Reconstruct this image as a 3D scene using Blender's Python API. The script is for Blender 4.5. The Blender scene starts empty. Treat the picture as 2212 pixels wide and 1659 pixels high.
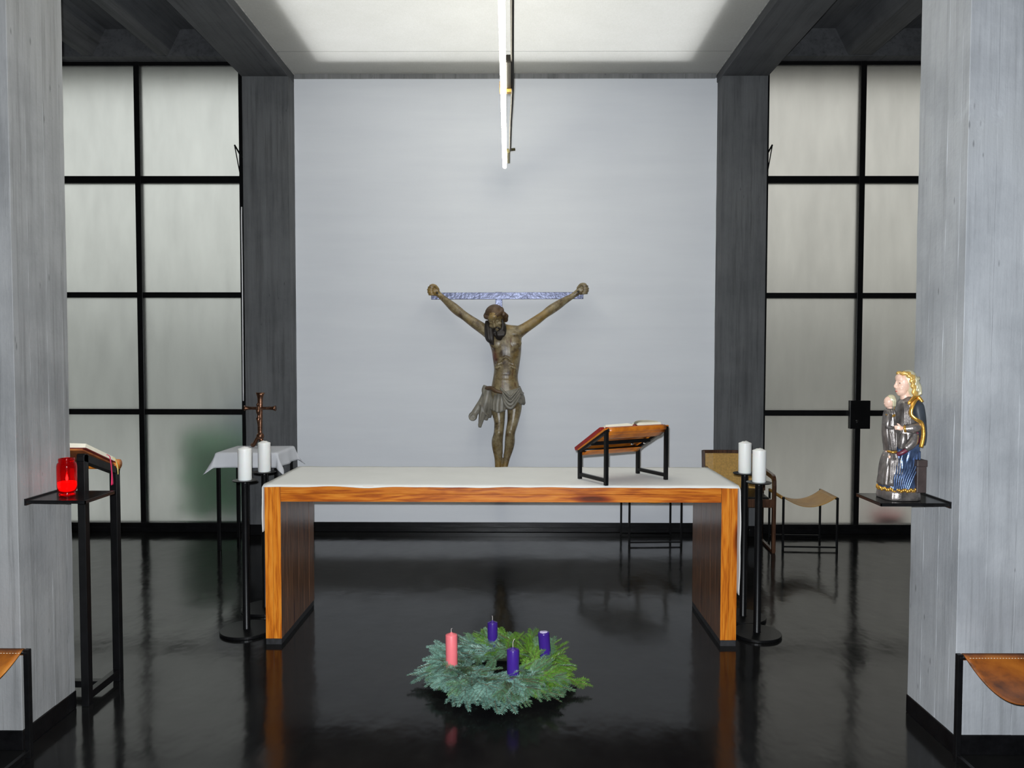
import bpy, bmesh, math, random
from mathutils import Vector, Matrix, Euler, noise as mnoise
random.seed(7)
R = math.radians
PI = math.pi
C = bpy.context.scene.collection
SC = bpy.context.scene

# ------------------------------------------------------------------ camera
FPX = 1640.0
PITCH, YAW, ROLL = 0.03767, -0.00654, -0.00144
cam_d = bpy.data.cameras.new('camera')
cam_d.sensor_width = 36.0
cam_d.lens = FPX / 2212 * 36
cam_d.clip_start = 0.02
cam_d.clip_end = 200
cam = bpy.data.objects.new('camera', cam_d)
C.objects.link(cam)
_m = Matrix.Rotation(-YAW, 4, 'Z') @ Matrix.Rotation(PI / 2 - PITCH, 4, 'X') @ Matrix.Rotation(-ROLL, 4, 'Z')
cam.matrix_world = Matrix.Translation((0, 0, 1.66)) @ _m
SC.camera = cam

# ------------------------------------------------------------------ world: plain overcast sky
w = bpy.data.worlds.new('overcast')
SC.world = w
w.use_nodes = True
nt = w.node_tree
nt.nodes.clear()
o_ = nt.nodes.new('ShaderNodeOutputWorld')
b_ = nt.nodes.new('ShaderNodeBackground')
tc_ = nt.nodes.new('ShaderNodeTexCoord')
sp_ = nt.nodes.new('ShaderNodeSeparateXYZ')
rp_ = nt.nodes.new('ShaderNodeValToRGB')
rp_.color_ramp.elements[0].position = 0.0
rp_.color_ramp.elements[0].color = (0.72, 0.74, 0.70, 1)
rp_.color_ramp.elements[1].position = 1.0
rp_.color_ramp.elements[1].color = (2.3, 2.35, 2.4, 1)
nt.links.new(tc_.outputs['Generated'], sp_.inputs[0])
nt.links.new(sp_.outputs['Z'], rp_.inputs[0])
nt.links.new(rp_.outputs[0], b_.inputs[0])
b_.inputs[1].default_value = 0.70
nt.links.new(b_.outputs[0], o_.inputs[0])

# ------------------------------------------------------------------ the camera's own flash, just above the lens
fl = bpy.data.lights.new('camera_flash', 'SPOT')
fl.energy = 850
fl.color = (0.90, 0.95, 1.0)
fl.shadow_soft_size = 0.012
fl.spot_size = R(98)
fl.spot_blend = 0.35
flo = bpy.data.objects.new('camera_flash', fl)
flo.matrix_world = Matrix.Translation((-0.018, 0.0, 1.702)) @ _m
C.objects.link(flo)

SC.view_settings.view_transform = 'Standard'
SC.view_settings.look = 'None'
SC.view_settings.gamma = 1
SC.view_settings.use_curve_mapping = False
SC.view_settings.exposure = 0.0
SC.cycles.max_bounces = 10
SC.cycles.transmission_bounces = 8
SC.cycles.sample_clamp_indirect = 4
SC.cycles.blur_glossy = 0.5

# ================================================================== materials
def newmat(name):
    m = bpy.data.materials.new(name)
    m.use_nodes = True
    t = m.node_tree
    b = t.nodes['Principled BSDF']
    return m, t, b

def nd(t, kind, **kw):
    n = t.nodes.new(kind)
    for k, v in kw.items():
        if k.startswith('i_'):
            key = k[2:].replace('_', ' ')
            n.inputs[key].default_value = v
        else:
            setattr(n, k, v)
    return n

def coords(t, scale=(1, 1, 1), loc=(0, 0, 0), rand=False):
    tc = nd(t, 'ShaderNodeTexCoord')
    mp = nd(t, 'ShaderNodeMapping')
    mp.inputs['Scale'].default_value = scale
    mp.inputs['Location'].default_value = loc
    if rand:
        oi = nd(t, 'ShaderNodeObjectInfo')
        vm = nd(t, 'ShaderNodeVectorMath', operation='SCALE')
        vm.inputs[0].default_value = (13.7, 9.1, 17.3)
        t.links.new(oi.outputs['Random'], vm.inputs['Scale'])
        va = nd(t, 'ShaderNodeVectorMath', operation='ADD')
        t.links.new(tc.outputs['Object'], va.inputs[0])
        t.links.new(vm.outputs[0], va.inputs[1])
        t.links.new(va.outputs[0], mp.inputs[0])
    else:
        t.links.new(tc.outputs['Object'], mp.inputs[0])
    return mp.outputs[0]

def noise_n(t, vec, scale=5, detail=4, rough=0.55, dist=0.0):
    n = nd(t, 'ShaderNodeTexNoise')
    n.inputs['Scale'].default_value = scale
    n.inputs['Detail'].default_value = detail
    n.inputs['Roughness'].default_value = rough
    n.inputs['Distortion'].default_value = dist
    t.links.new(vec, n.inputs['Vector'])
    return n.outputs['Fac']

def ramp(t, fac, stops):
    r = nd(t, 'ShaderNodeValToRGB')
    e = r.color_ramp.elements
    while len(e) < len(stops):
        e.new(0.5)
    for k, (p, c) in enumerate(stops):
        e[k].position = p
        e[k].color = (*c, 1) if len(c) == 3 else c
    t.links.new(fac, r.inputs[0])
    return r.outputs[0]

def mixc(t, fac, a, b, mode='MIX'):
    n = nd(t, 'ShaderNodeMix', data_type='RGBA', blend_type=mode)
    for s, v in ((n.inputs[0], fac), (n.inputs[6], a), (n.inputs[7], b)):
        if hasattr(v, 'is_linked') or hasattr(v, 'links'):
            t.links.new(v, s)
        else:
            s.default_value = v if not isinstance(v, tuple) else ((*v, 1) if len(v) == 3 else v)
    return n.outputs[2]

def bump(t, b, h, strength=0.3, dist=0.01):
    n = nd(t, 'ShaderNodeBump')
    n.inputs['Strength'].default_value = strength
    n.inputs['Distance'].default_value = dist
    t.links.new(h, n.inputs['Height'])
    t.links.new(n.outputs[0], b.inputs['Normal'])

def plain(name, col, rough=0.5, metal=0.0, var=0.12, nscale=9, bmp=0.0, spec=None, sheen=0, rand=False):
    m, t, b = newmat(name)
    v = coords(t, rand=rand)
    f = noise_n(t, v, nscale, 5, 0.6)
    lo = tuple(max(0, c * (1 - var)) for c in col)
    hi = tuple(min(1, c * (1 + var)) for c in col)
    t.links.new(ramp(t, f, [(0.3, lo), (0.7, hi)]), b.inputs['Base Color'])
    b.inputs['Roughness'].default_value = rough
    b.inputs['Metallic'].default_value = metal
    if spec is not None:
        b.inputs['Specular IOR Level'].default_value = spec
    if sheen:
        b.inputs['Sheen Weight'].default_value = sheen
    if bmp:
        f2 = noise_n(t, v, nscale * 6, 4, 0.6)
        bump(t, b, f2, bmp, 0.003)
    return m

def concrete(name, base, axis='Z', streak=1.0, light=1.25):
    """board-formed concrete: streaks along the boards, blotches and pores"""
    m, t, b = newmat(name)
    k = 0.35
    s = {'Z': (5, 5, k), 'Y': (5, k, 5), 'X': (k, 5, 5)}[axis]
    f1 = noise_n(t, coords(t, s), 3.0, 6, 0.65)
    f2 = noise_n(t, coords(t), 2.2, 5, 0.6)
    f3 = noise_n(t, coords(t), 60, 3, 0.6)
    f4 = noise_n(t, coords(t, tuple(x * 0.4 for x in s), (3, 1, 2)), 2.0, 4, 0.7)
    d = tuple(c * (1 - 0.30 * streak) for c in base)
    l = tuple(min(1, c * light) for c in base)
    c1 = ramp(t, f1, [(0.28, d), (0.5, base), (0.74, l)])
    c2 = ramp(t, f2, [(0.3, (0.66, 0.67, 0.68)), (0.55, (1, 1, 1)), (0.8, (1.0, 0.99, 0.95))])
    c = mixc(t, 0.75, c1, c2, 'MULTIPLY')
    c3 = ramp(t, f4, [(0.22, (0.45, 0.45, 0.44)), (0.36, (1, 1, 1))])
    c = mixc(t, 0.7, c, c3, 'MULTIPLY')
    ps = {'Z': (26, 26, 7), 'Y': (26, 7, 26), 'X': (7, 26, 26)}[axis]
    vor = nd(t, 'ShaderNodeTexVoronoi')
    vor.inputs['Scale'].default_value = 1.0
    t.links.new(coords(t, ps), vor.inputs['Vector'])
    fm = noise_n(t, coords(t), 3.5, 3, 0.6)
    pm = nd(t, 'ShaderNodeMath', operation='ADD')
    t.links.new(vor.outputs['Distance'], pm.inputs[0])
    t.links.new(ramp(t, fm, [(0.45, (0.25,) * 3), (0.62, (0.0,) * 3)]), pm.inputs[1])
    pore = ramp(t, pm.outputs[0], [(0.06, (0.30, 0.30, 0.30)), (0.15, (1, 1, 1))])
    c = mixc(t, 0.65, c, pore, 'MULTIPLY')
    fs = {'Z': (34, 34, 1.1), 'Y': (34, 1.1, 34), 'X': (1.1, 34, 34)}[axis]
    f5 = noise_n(t, coords(t, fs, (5, 2, 1)), 1.0, 5, 0.7)
    c = mixc(t, 0.9 * min(1, streak + .2), c, ramp(t, f5, [(0.30, (0.62, 0.62, 0.61)), (0.48, (1, 1, 1)), (0.72, (1.0, 1.0, 1.0))]), 'MULTIPLY')
    f6 = noise_n(t, coords(t, (1, 1, .5), (7, 3, 2)), 4.5, 6, 0.7, 0.5)
    c = mixc(t, ramp(t, f6, [(0.66, (0, 0, 0)), (0.78, (0.28, 0.28, 0.28))]), c, tuple(min(1, x * 1.75) for x in base))
    t.links.new(c, b.inputs['Base Color'])
    b.inputs['Roughness'].default_value = 0.72
    b.inputs['Specular IOR Level'].default_value = 0.35
    mx = nd(t, 'ShaderNodeMath', operation='ADD')
    t.links.new(f1, mx.inputs[0])
    mm = nd(t, 'ShaderNodeMath', operation='MULTIPLY')
    mm.inputs[1].default_value = 0.35
    t.links.new(f3, mm.inputs[0])
    t.links.new(mm.outputs[0], mx.inputs[1])
    bump(t, b, mx.outputs[0], 0.35, 0.008)
    return m

def wood(name, axis, dark, mid, lite, rough=0.28, coat=0.3, knots=True):
    m, t, b = newmat(name)
    al, ac = 0.9, 11.0
    s = {'X': (al, ac, ac), 'Z': (ac, ac, al), 'Y': (ac, al, ac)}[axis]
    v = coords(t, s, rand=True)
    f = noise_n(t, v, 1.4, 3, 0.5, 0.6)
    wv = nd(t, 'ShaderNodeMath', operation='MULTIPLY')
    wv.inputs[1].default_value = 34
    t.links.new(f, wv.inputs[0])
    sn = nd(t, 'ShaderNodeMath', operation='SINE')
    t.links.new(wv.outputs[0], sn.inputs[0])
    f2 = noise_n(t, coords(t, tuple(x * 3 for x in s), rand=True), 3, 4, 0.6)
    ad = nd(t, 'ShaderNodeMath', operation='MULTIPLY_ADD')
    ad.inputs[1].default_value = 0.16
    t.links.new(sn.outputs[0], ad.inputs[0])
    t.links.new(f2, ad.inputs[2])
    c = ramp(t, ad.outputs[0], [(0.28, dark), (0.52, mid), (0.78, lite)])
    if knots:
        vs = {'X': (1.2, 6, 6), 'Z': (6, 6, 1.2), 'Y': (6, 1.2, 6)}[axis]
        vo = nd(t, 'ShaderNodeTexVoronoi')
        vo.inputs['Scale'].default_value = 1.6
        t.links.new(coords(t, vs, rand=True), vo.inputs['Vector'])
        k = ramp(t, vo.outputs['Distance'], [(0.10, (0.16, 0.06, 0.02)), (0.17, (0.5, 0.26, 0.15)), (0.27, (1, 1, 1))])
        c = mixc(t, 0.9, c, k, 'MULTIPLY')
    oi = nd(t, 'ShaderNodeObjectInfo')
    hs = ramp(t, oi.outputs['Random'], [(0, (0.84, 0.82, 0.78)), (1, (1.0, 1.0, 1.0))])
    c = mixc(t, 1.0, c, hs, 'MULTIPLY')
    t.links.new(c, b.inputs['Base Color'])
    b.inputs['Roughness'].default_value = rough
    b.inputs['Coat Weight'].default_value = coat
    b.inputs['Coat Roughness'].default_value = 0.16
    bump(t, b, ad.outputs[0], 0.12, 0.002)
    return m

M = {}
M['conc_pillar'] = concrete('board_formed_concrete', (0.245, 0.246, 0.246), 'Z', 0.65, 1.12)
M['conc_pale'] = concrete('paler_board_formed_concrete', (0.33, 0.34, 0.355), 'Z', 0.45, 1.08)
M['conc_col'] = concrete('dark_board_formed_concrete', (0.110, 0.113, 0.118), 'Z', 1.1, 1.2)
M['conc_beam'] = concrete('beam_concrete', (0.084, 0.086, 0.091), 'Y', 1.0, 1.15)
M['conc_wall'] = concrete('wall_concrete', (0.22, 0.22, 0.22), 'Z', 0.8)
M['bead'] = plain('pale_joint_filler', (0.36, 0.355, 0.34), 0.8, 0, 0.3, 30, 0.3)
M['steel'] = plain('black_painted_steel', (0.0040, 0.0040, 0.0044), 0.34, 0.0, 0.3, 20, 0.04, 0.25)
M['steel_gloss'] = plain('black_lacquered_sheet', (0.007, 0.007, 0.0075), 0.2, 0.0, 0.3, 20, 0.0, 0.2)
M['black_base'] = plain('black_paint', (0.004, 0.004, 0.0045), 0.3, 0, 0.5, 14, 0.15, 0.3)

# plaster wall
m, t, b = newmat('white_plaster')
v = coords(t)
f = noise_n(t, coords(t, (0.5, 1, 5)), 1.6, 5, 0.6)
f2 = noise_n(t, v, 0.9, 4, 0.5)
c = ramp(t, f, [(0.3, (0.715, 0.735, 0.775)), (0.7, (0.755, 0.775, 0.81))])
c = mixc(t, 0.5, c, ramp(t, f2, [(0.3, (0.92, 0.92, 0.93)), (0.6, (1, 1, 1))]), 'MULTIPLY')
t.links.new(c, b.inputs['Base Color'])
b.inputs['Roughness'].default_value = 0.75
bump(t, b, noise_n(t, coords(t, (8, 8, 30)), 12, 4, 0.6), 0.12, 0.004)
M['plaster'] = m

# ceiling fabric, lets daylight through
m, t, b = newmat('woven_ceiling_fabric')
f = noise_n(t, coords(t, (14, 60, 14)), 3, 4, 0.7)
f2 = noise_n(t, coords(t, (60, 10, 14)), 3, 4, 0.7)
f3 = noise_n(t, coords(t), 2.0, 4, 0.6)
c = mixc(t, 0.5, ramp(t, f, [(0.3, (0.80, 0.79, 0.74)), (0.7, (0.92, 0.91, 0.87))]), ramp(t, f2, [(0.3, (0.82, 0.81, 0.76)), (0.7, (0.94, 0.93, 0.89))]))
c = mixc(t, 0.5, c, ramp(t, f3, [(0.3, (0.88, 0.88, 0.86)), (0.65, (1, 1, 1))]), 'MULTIPLY')
tr = nd(t, 'ShaderNodeBsdfTranslucent')
df = nd(t, 'ShaderNodeBsdfDiffuse')
ms = nd(t, 'ShaderNodeMixShader')
ms.inputs[0].default_value = 0.55
t.links.new(c, tr.inputs[0])
t.links.new(c, df.inputs[0])
t.links.new(df.outputs[0], ms.inputs[1])
t.links.new(tr.outputs[0], ms.inputs[2])
t.links.new(ms.outputs[0], t.nodes['Material Output'].inputs[0])
M['fabric_ceiling'] = m

# floor: black, polished, slightly wavy
m, t, b = newmat('polished_black_floor')
v = coords(t)
f = noise_n(t, v, 2.5, 6, 0.65)
c = ramp(t, f, [(0.3, (0.004, 0.004, 0.0045)), (0.7, (0.010, 0.010, 0.0095))])
t.links.new(c, b.inputs['Base Color'])
fr = noise_n(t, coords(t, (3, 1, 1)), 2.2, 5, 0.6)
rr = ramp(t, fr, [(0.3, (0.085,) * 3), (0.75, (0.18,) * 3)])
t.links.new(rr, b.inputs['Roughness'])
b.inputs['Specular IOR Level'].default_value = 0.5
b.inputs['IOR'].default_value = 1.31
bump(t, b, noise_n(t, coords(t, (1.4, 1, 1)), 3.2, 3, 0.5), 0.085, 0.03)
M['floor'] = m

# frosted glass
def frosted(name, tint, rough=0.5):
    m, t, b = newmat(name)
    f = noise_n(t, coords(t, (5, 1, 1.2)), 1.5, 5, 0.6)
    lo = tuple(x * 0.86 for x in tint)
    t.links.new(ramp(t, f, [(0.3, lo), (0.7, tint)]), b.inputs['Base Color'])
    b.inputs['Transmission Weight'].default_value = 1.0
    b.inputs['Roughness'].default_value = rough
    b.inputs['IOR'].default_value = 1.45
    bump(t, b, noise_n(t, coords(t), 220, 2, 0.5), 0.08, 0.002)
    return m
M['glass_l'] = frosted('frosted_glass', (0.95, 0.97, 0.925))
M['glass_r'] = frosted('frosted_glass_grey', (0.81, 0.785, 0.725))

M['pine_x'] = wood('oiled_pine_lengthwise', 'X', (0.38, 0.085, 0.008), (0.60, 0.165, 0.013), (0.72, 0.25, 0.028))
M['pine_z'] = wood('oiled_pine_upright', 'Z', (0.46, 0.115, 0.009), (0.68, 0.205, 0.015), (0.76, 0.28, 0.032))
M['pine_shade'] = wood('shaded_pine', 'Z', (0.085, 0.035, 0.014), (0.165, 0.068, 0.028), (0.24, 0.105, 0.045), 0.3, 0.4)  # same pine, grazing-light shade of the inner leg faces put into its colour
M['rosewood'] = wood('dark_rosewood', 'Z', (0.03, 0.012, 0.006), (0.065, 0.028, 0.014), (0.11, 0.05, 0.025), 0.3, 0.2, False)

def cloth(name, col, rough=0.9, bmp=0.2, sc=(300, 300, 300)):
    m, t, b = newmat(name)
    f = noise_n(t, coords(t), 4, 5, 0.6)
    f2 = noise_n(t, coords(t, sc), 1, 2, 0.5)
    t.links.new(ramp(t, f, [(0.3, tuple(c * 0.93 for c in col)), (0.7, col)]), b.inputs['Base Color'])
    b.inputs['Roughness'].default_value = rough
    b.inputs['Specular IOR Level'].default_value = 0.2
    b.inputs['Sheen Weight'].default_value = 0.15
    mx = nd(t, 'ShaderNodeMath', operation='MULTIPLY_ADD')
    mx.inputs[1].default_value = 4.0
    t.links.new(f, mx.inputs[0])
    t.links.new(f2, mx.inputs[2])
    bump(t, b, mx.outputs[0], bmp, 0.002)
    return m
M['linen'] = cloth('white_linen', (0.74, 0.735, 0.70))
M['linen_thin'] = cloth('thin_white_cotton', (0.72, 0.73, 0.77))
M['wax_white'] = plain('white_wax', (0.80, 0.80, 0.77), 0.35, 0, 0.03, 8)
M['wax_white'].node_tree.nodes['Principled BSDF'].inputs['Subsurface Weight'].default_value = 0.15
M['wax_pink'] = plain('pink_wax', (0.78, 0.17, 0.19), 0.38, 0, 0.05, 8)
M['wax_purple'] = plain('purple_wax', (0.045, 0.016, 0.21), 0.22, 0, 0.1, 8)
M['wax_pale'] = plain('bleached_wax', (0.52, 0.46, 0.66), 0.4, 0, 0.2, 60)
M['wick'] = plain('cotton_wick', (0.55, 0.5, 0.46), 0.9, 0, 0.2, 60)
M['wick_black'] = plain('burnt_wick', (0.03, 0.025, 0.02), 0.9, 0, 0.2, 60)

def leather(name, dark, mid, lite, rough=0.32, sc=5):
    m, t, b = newmat(name)
    f = noise_n(t, coords(t, rand=True), sc, 5, 0.6, 0.4)
    f2 = noise_n(t, coords(t), 130, 3, 0.6)
    t.links.new(ramp(t, f, [(0.32, dark), (0.5, mid), (0.72, lite)]), b.inputs['Base Color'])
    b.inputs['Roughness'].default_value = rough
    bump(t, b, f2, 0.15, 0.002)
    return m
M['leather_o'] = leather('tan_saddle_leather', (0.17, 0.05, 0.008), (0.38, 0.115, 0.010), (0.48, 0.19, 0.025))
M['leather_y'] = leather('worn_yellow_leather', (0.31, 0.155, 0.030), (0.41, 0.215, 0.042), (0.49, 0.28, 0.065), 0.45)
M['leather_dark'] = leather('stained_brown_leather', (0.040, 0.013, 0.005), (0.24, 0.066, 0.008), (0.36, 0.115, 0.014), 0.32, 6)
M['leather_stand'] = leather('orange_saddle_leather', (0.28, 0.07, 0.008), (0.50, 0.145, 0.012), (0.62, 0.22, 0.02), 0.35, 9)
M['leather_under'] = leather('brown_leather_underside', (0.12, 0.03, 0.012), (0.24, 0.065, 0.015), (0.36, 0.12, 0.02), 0.6, 9)
M['stitch'] = plain('cream_thread', (0.62, 0.55, 0.42), 0.8, 0, 0.1, 30)
M['book_red'] = plain('red_book_cloth', (0.24, 0.012, 0.010), 0.45, 0, 0.25, 16, 0.1)
M['book_maroon'] = plain('maroon_book_cloth', (0.16, 0.022, 0.018), 0.5, 0, 0.25, 16, 0.1)
M['paper'] = plain('cream_paper', (0.72, 0.68, 0.55), 0.8, 0, 0.05, 20)
M['ribbon_pink'] = plain('pink_silk_ribbon', (0.62, 0.02, 0.10), 0.45, 0, 0.1, 20)
M['ribbon_yellow'] = plain('yellow_silk_ribbon', (0.62, 0.50, 0.16), 0.45, 0, 0.1, 20)
M['silver_fit'] = plain('chrome', (0.75, 0.75, 0.75), 0.18, 1.0, 0.03, 9)

# hammered iron cross
m, t, b = newmat('hammered_blue_steel')
f = noise_n(t, coords(t), 44, 3, 0.5)
f2 = noise_n(t, coords(t), 9, 4, 0.6)
t.links.new(ramp(t, f2, [(0.3, (0.085, 0.09, 0.14)), (0.7, (0.16, 0.175, 0.25))]), b.inputs['Base Color'])
b.inputs['Metallic'].default_value = 0.75
b.inputs['Roughness'].default_value = 0.36
bump(t, b, f, 0.5, 0.006)
M['hammered'] = m

# polychrome carved figure
def flesh(name):
    m, t, b = newmat(name)
    v = coords(t)
    f = noise_n(t, v, 13, 7, 0.72)
    c = ramp(t, f, [(0.36, (0.060, 0.038, 0.020)), (0.46, (0.165, 0.122, 0.062)), (0.58, (0.25, 0.20, 0.11)), (0.7, (0.34, 0.29, 0.19))])
    f2 = noise_n(t, coords(t, (1, 1, 1), (4, 2, 7)), 3.4, 5, 0.65)
    c = mixc(t, ramp(t, f2, [(0.50, (0, 0, 0)), (0.66, (0.75, 0.75, 0.75))]), c, (0.31, 0.19, 0.04))
    f3 = noise_n(t, coords(t, (9, 9, 1.6), (1, 5, 3)), 2.4, 4, 0.7)
    c = mixc(t, ramp(t, f3, [(0.60, (0, 0, 0)), (0.68, (0.8, 0.8, 0.8))]), c, (0.085, 0.022, 0.012))
    # the side wound keeps its red stain
    wv = nd(t, 'ShaderNodeTexCoord')
    ds = nd(t, 'ShaderNodeVectorMath', operation='DISTANCE')
    ds.inputs[1].default_value = (-0.055, -0.17, -0.55)
    t.links.new(wv.outputs['Object'], ds.inputs[0])
    c = mixc(t, ramp(t, ds.outputs['Value'], [(0.0, (0.85, 0.85, 0.85)), (0.075, (0, 0, 0))]), c, (0.15, 0.012, 0.006))
    t.links.new(c, b.inputs['Base Color'])
    b.inputs['Roughness'].default_value = 0.36
    bump(t, b, noise_n(t, v, 45, 4, 0.6), 0.18, 0.004)
    return m
M['flesh'] = flesh('aged_painted_wood_flesh')
M['hair_dark'] = plain('dark_carved_hair', (0.020, 0.015, 0.012), 0.5, 0, 0.4, 30, 0.3)
M['hair_brown'] = plain('brown_carved_hair', (0.085, 0.048, 0.022), 0.5, 0, 0.5, 14, 0.3)
M['loin'] = plain('greyed_gilded_cloth', (0.20, 0.185, 0.150), 0.45, 0, 0.35, 9, 0.2)
M['bronze'] = plain('dark_bronze', (0.20, 0.10, 0.06), 0.28, 0.9, 0.5, 40, 0.3)
M['iron_nail'] = plain('iron', (0.05, 0.045, 0.04), 0.5, 0.6, 0.3, 40)
# statue
M['silver_robe'] = plain('tarnished_silver_leaf', (0.20, 0.18, 0.17), 0.33, 0.7, 0.6, 22, 0.35)
M['blue_robe'] = plain('blue_glazed_silver', (0.065, 0.10, 0.19), 0.28, 0.6, 0.6, 14, 0.25)
M['gold'] = plain('burnished_gold', (0.62, 0.33, 0.06), 0.3, 0.75, 0.3, 25, 0.2)
M['cloak'] = plain('blue_black_cloak', (0.022, 0.028, 0.036), 0.55, 0, 0.35, 14, 0.15)
M['skin_paint'] = plain('pale_painted_skin', (0.66, 0.44, 0.34), 0.4, 0, 0.15, 40)
M['veil'] = plain('pale_gilt_veil', (0.52, 0.48, 0.32), 0.35, 0.25, 0.25, 30, 0.2)
M['hair_gold'] = plain('gilded_hair', (0.58, 0.36, 0.10), 0.35, 0.4, 0.3, 50, 0.3)
M['maroon_lining'] = plain('wine_red_lining', (0.10, 0.014, 0.028), 0.4, 0, 0.3, 20)
M['throne'] = plain('dark_brown_throne', (0.040, 0.028, 0.026), 0.5, 0, 0.3, 20, 0.2)
M['lip'] = plain('painted_red', (0.45, 0.06, 0.05), 0.4, 0, 0.1, 20)
M['eye_dark'] = plain('painted_eye', (0.03, 0.025, 0.02), 0.3, 0, 0.1, 20)
# lamp
m, t, b = newmat('fluorescent_tube')
b.inputs['Base Color'].default_value = (0.9, 0.9, 0.88, 1)
b.inputs['Emission Color'].default_value = (1.0, 0.955, 0.80, 1)
b.inputs['Emission Strength'].default_value = 34
M['tube'] = m
M['olive'] = plain('olive_brown_plastic', (0.05, 0.042, 0.010), 0.45, 0, 0.2, 20)
M['lamp_dark'] = plain('dark_brown_metal', (0.0035, 0.0027, 0.0018), 0.6, 0.0, 0.2, 20, 0, 0.15)
M['batten'] = plain('cream_metal', (0.55, 0.54, 0.47), 0.5, 0, 0.06, 20)
M['brass'] = plain('brass', (0.45, 0.26, 0.06), 0.35, 0.7, 0.2, 20)
M['white_cable'] = plain('white_cable', (0.7, 0.7, 0.72), 0.5, 0, 0.05, 20)
# wreath
def needle(name, a, bcol):
    m, t, b = newmat(name)
    oi = nd(t, 'ShaderNodeObjectInfo')
    f = noise_n(t, coords(t, rand=True), 55, 3, 0.6)
    c = ramp(t, f, [(0.3, a), (0.7, bcol)])
    hs = ramp(t, oi.outputs['Random'], [(0, (0.7, 0.74, 0.7)), (1, (1.0, 1.0, 1.0))])
    t.links.new(mixc(t, 1.0, c, hs, 'MULTIPLY'), b.inputs['Base Color'])
    b.inputs['Roughness'].default_value = 0.42
    return m
M['needle_blue'] = needle('blue_green_fir_needles', (0.075, 0.18, 0.145), (0.29, 0.48, 0.40))
M['needle_green'] = needle('deep_green_fir_needles', (0.04, 0.14, 0.010), (0.17, 0.34, 0.035))
M['needle_mid'] = needle('grey_green_fir_needles', (0.06, 0.15, 0.075), (0.16, 0.29, 0.16))
M['twig'] = plain('brown_twig', (0.11, 0.07, 0.035), 0.8, 0, 0.3, 60)
# red grave light
m, t, b = newmat('red_glass')
b.inputs['Base Color'].default_value = (0.85, 0.006, 0.010, 1)
b.inputs['Transmission Weight'].default_value = 0.92
b.inputs['Roughness'].default_value = 0.06
b.inputs['IOR'].default_value = 1.3
M['red_glass'] = m
m, t, b = newmat('glowing_red_wax')
b.inputs['Base Color'].default_value = (0.8, 0.08, 0.05, 1)
b.inputs['Emission Color'].default_value = (1.0, 0.14, 0.05, 1)
b.inputs['Emission Strength'].default_value = 1.6
M['red_wax'] = m
m, t, b = newmat('candle_flame')
b.inputs['Emission Color'].default_value = (1.0, 0.72, 0.4, 1)
b.inputs['Emission Strength'].default_value = 40
M['flame'] = m
# outdoors
M['ground'] = plain('pale_paving', (0.46, 0.46, 0.44), 0.9, 0, 0.2, 3)
M['leaf'] = plain('garden_leaves', (0.12, 0.36, 0.18), 0.7, 0, 0.4, 9)
M['blue_paint'] = plain('blue_paint_outdoors', (0.13, 0.24, 0.42), 0.5, 0, 0.1, 9)
M['render_grey'] = plain('grey_render', (0.26, 0.27, 0.26), 0.9, 0, 0.15, 2)
M['red_paint'] = plain('red_paint_outdoors', (0.42, 0.06, 0.07), 0.5, 0, 0.1, 9)

# ================================================================== geometry helpers
def bx(bm, c, s, rot=None, bevel=0.0):
    r = bmesh.ops.create_cube(bm, size=1.0)
    vs = r['verts']
    mt = Matrix.Translation(Vector(c)) @ (rot.to_4x4() if rot is not None else Matrix()) @ Matrix.Diagonal((*s, 1))
    bmesh.ops.transform(bm, matrix=mt, verts=vs)
    if bevel > 0:
        es = list({e for v in vs for e in v.link_edges})
        bmesh.ops.bevel(bm, geom=es, offset=bevel, segments=2, profile=0.5, affect='EDGES')
    return vs

def bx2(bm, a, b, bevel=0.0):
    a, b = Vector(a), Vector(b)
    return bx(bm, (a + b) / 2, tuple(abs(x) for x in (b - a)), None, bevel)

def bar(bm, p, q, sx, sy, up=(0, 0, 1), bevel=0.0):
    """rectangular bar from p to q; sy measured towards up"""
    p, q = Vector(p), Vector(q)
    d = (q - p)
    z = d.normalized()
    u = Vector(up)
    if abs(z.dot(u)) > 0.98:
        u = Vector((0, 1, 0))
    x = u.cross(z).normalized()
    y = z.cross(x)
    rot = Matrix((x, y, z)).transposed()
    return bx(bm, (p + q) / 2, (sx, sy, d.length), rot, bevel)

def frames(path):
    pts = [Vector(p) for p in path]
    out = []
    n = len(pts)
    tprev = None
    for i in range(n):
        tg = (pts[min(i + 1, n - 1)] - pts[max(i - 1, 0)])
        tg = tg.normalized() if tg.length > 1e-9 else Vector((0, 0, 1))
        if tprev is None:
            ref = Vector((0, 0, 1)) if abs(tg.z) < 0.9 else Vector((0, 1, 0))
            nx = tg.cross(ref).normalized()
        else:
            nx = (nx - tg * nx.dot(tg))
            nx = nx.normalized() if nx.length > 1e-6 else tg.orthogonal().normalized()
        out.append((pts[i], nx, tg.cross(nx)))
        tprev = tg
    return out

def skin_rings(bm, rings, cap=True, closed=True):
    vr = [[bm.verts.new(p) for p in r] for r in rings]
    n = len(vr[0])
    for a, b in zip(vr, vr[1:]):
        for i in range(n if closed else n - 1):
            j = (i + 1) % n
            bm.faces.new((a[i], a[j], b[j], b[i]))
    if cap and closed:
        bm.faces.new(list(reversed(vr[0])))
        bm.faces.new(vr[-1])

def tube(bm, path, rad, n=10, flat=1.0, cap=True):
    fr = frames(path)
    k = len(fr)
    if not hasattr(rad, '__len__'):
        rad = [rad] * k
    rings = []
    for (p, a, b), r in zip(fr, rad):
        rings.append([p + a * math.cos(2 * PI * i / n) * r + b * math.sin(2 * PI * i / n) * r * flat for i in range(n)])
    skin_rings(bm, rings, cap)

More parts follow.
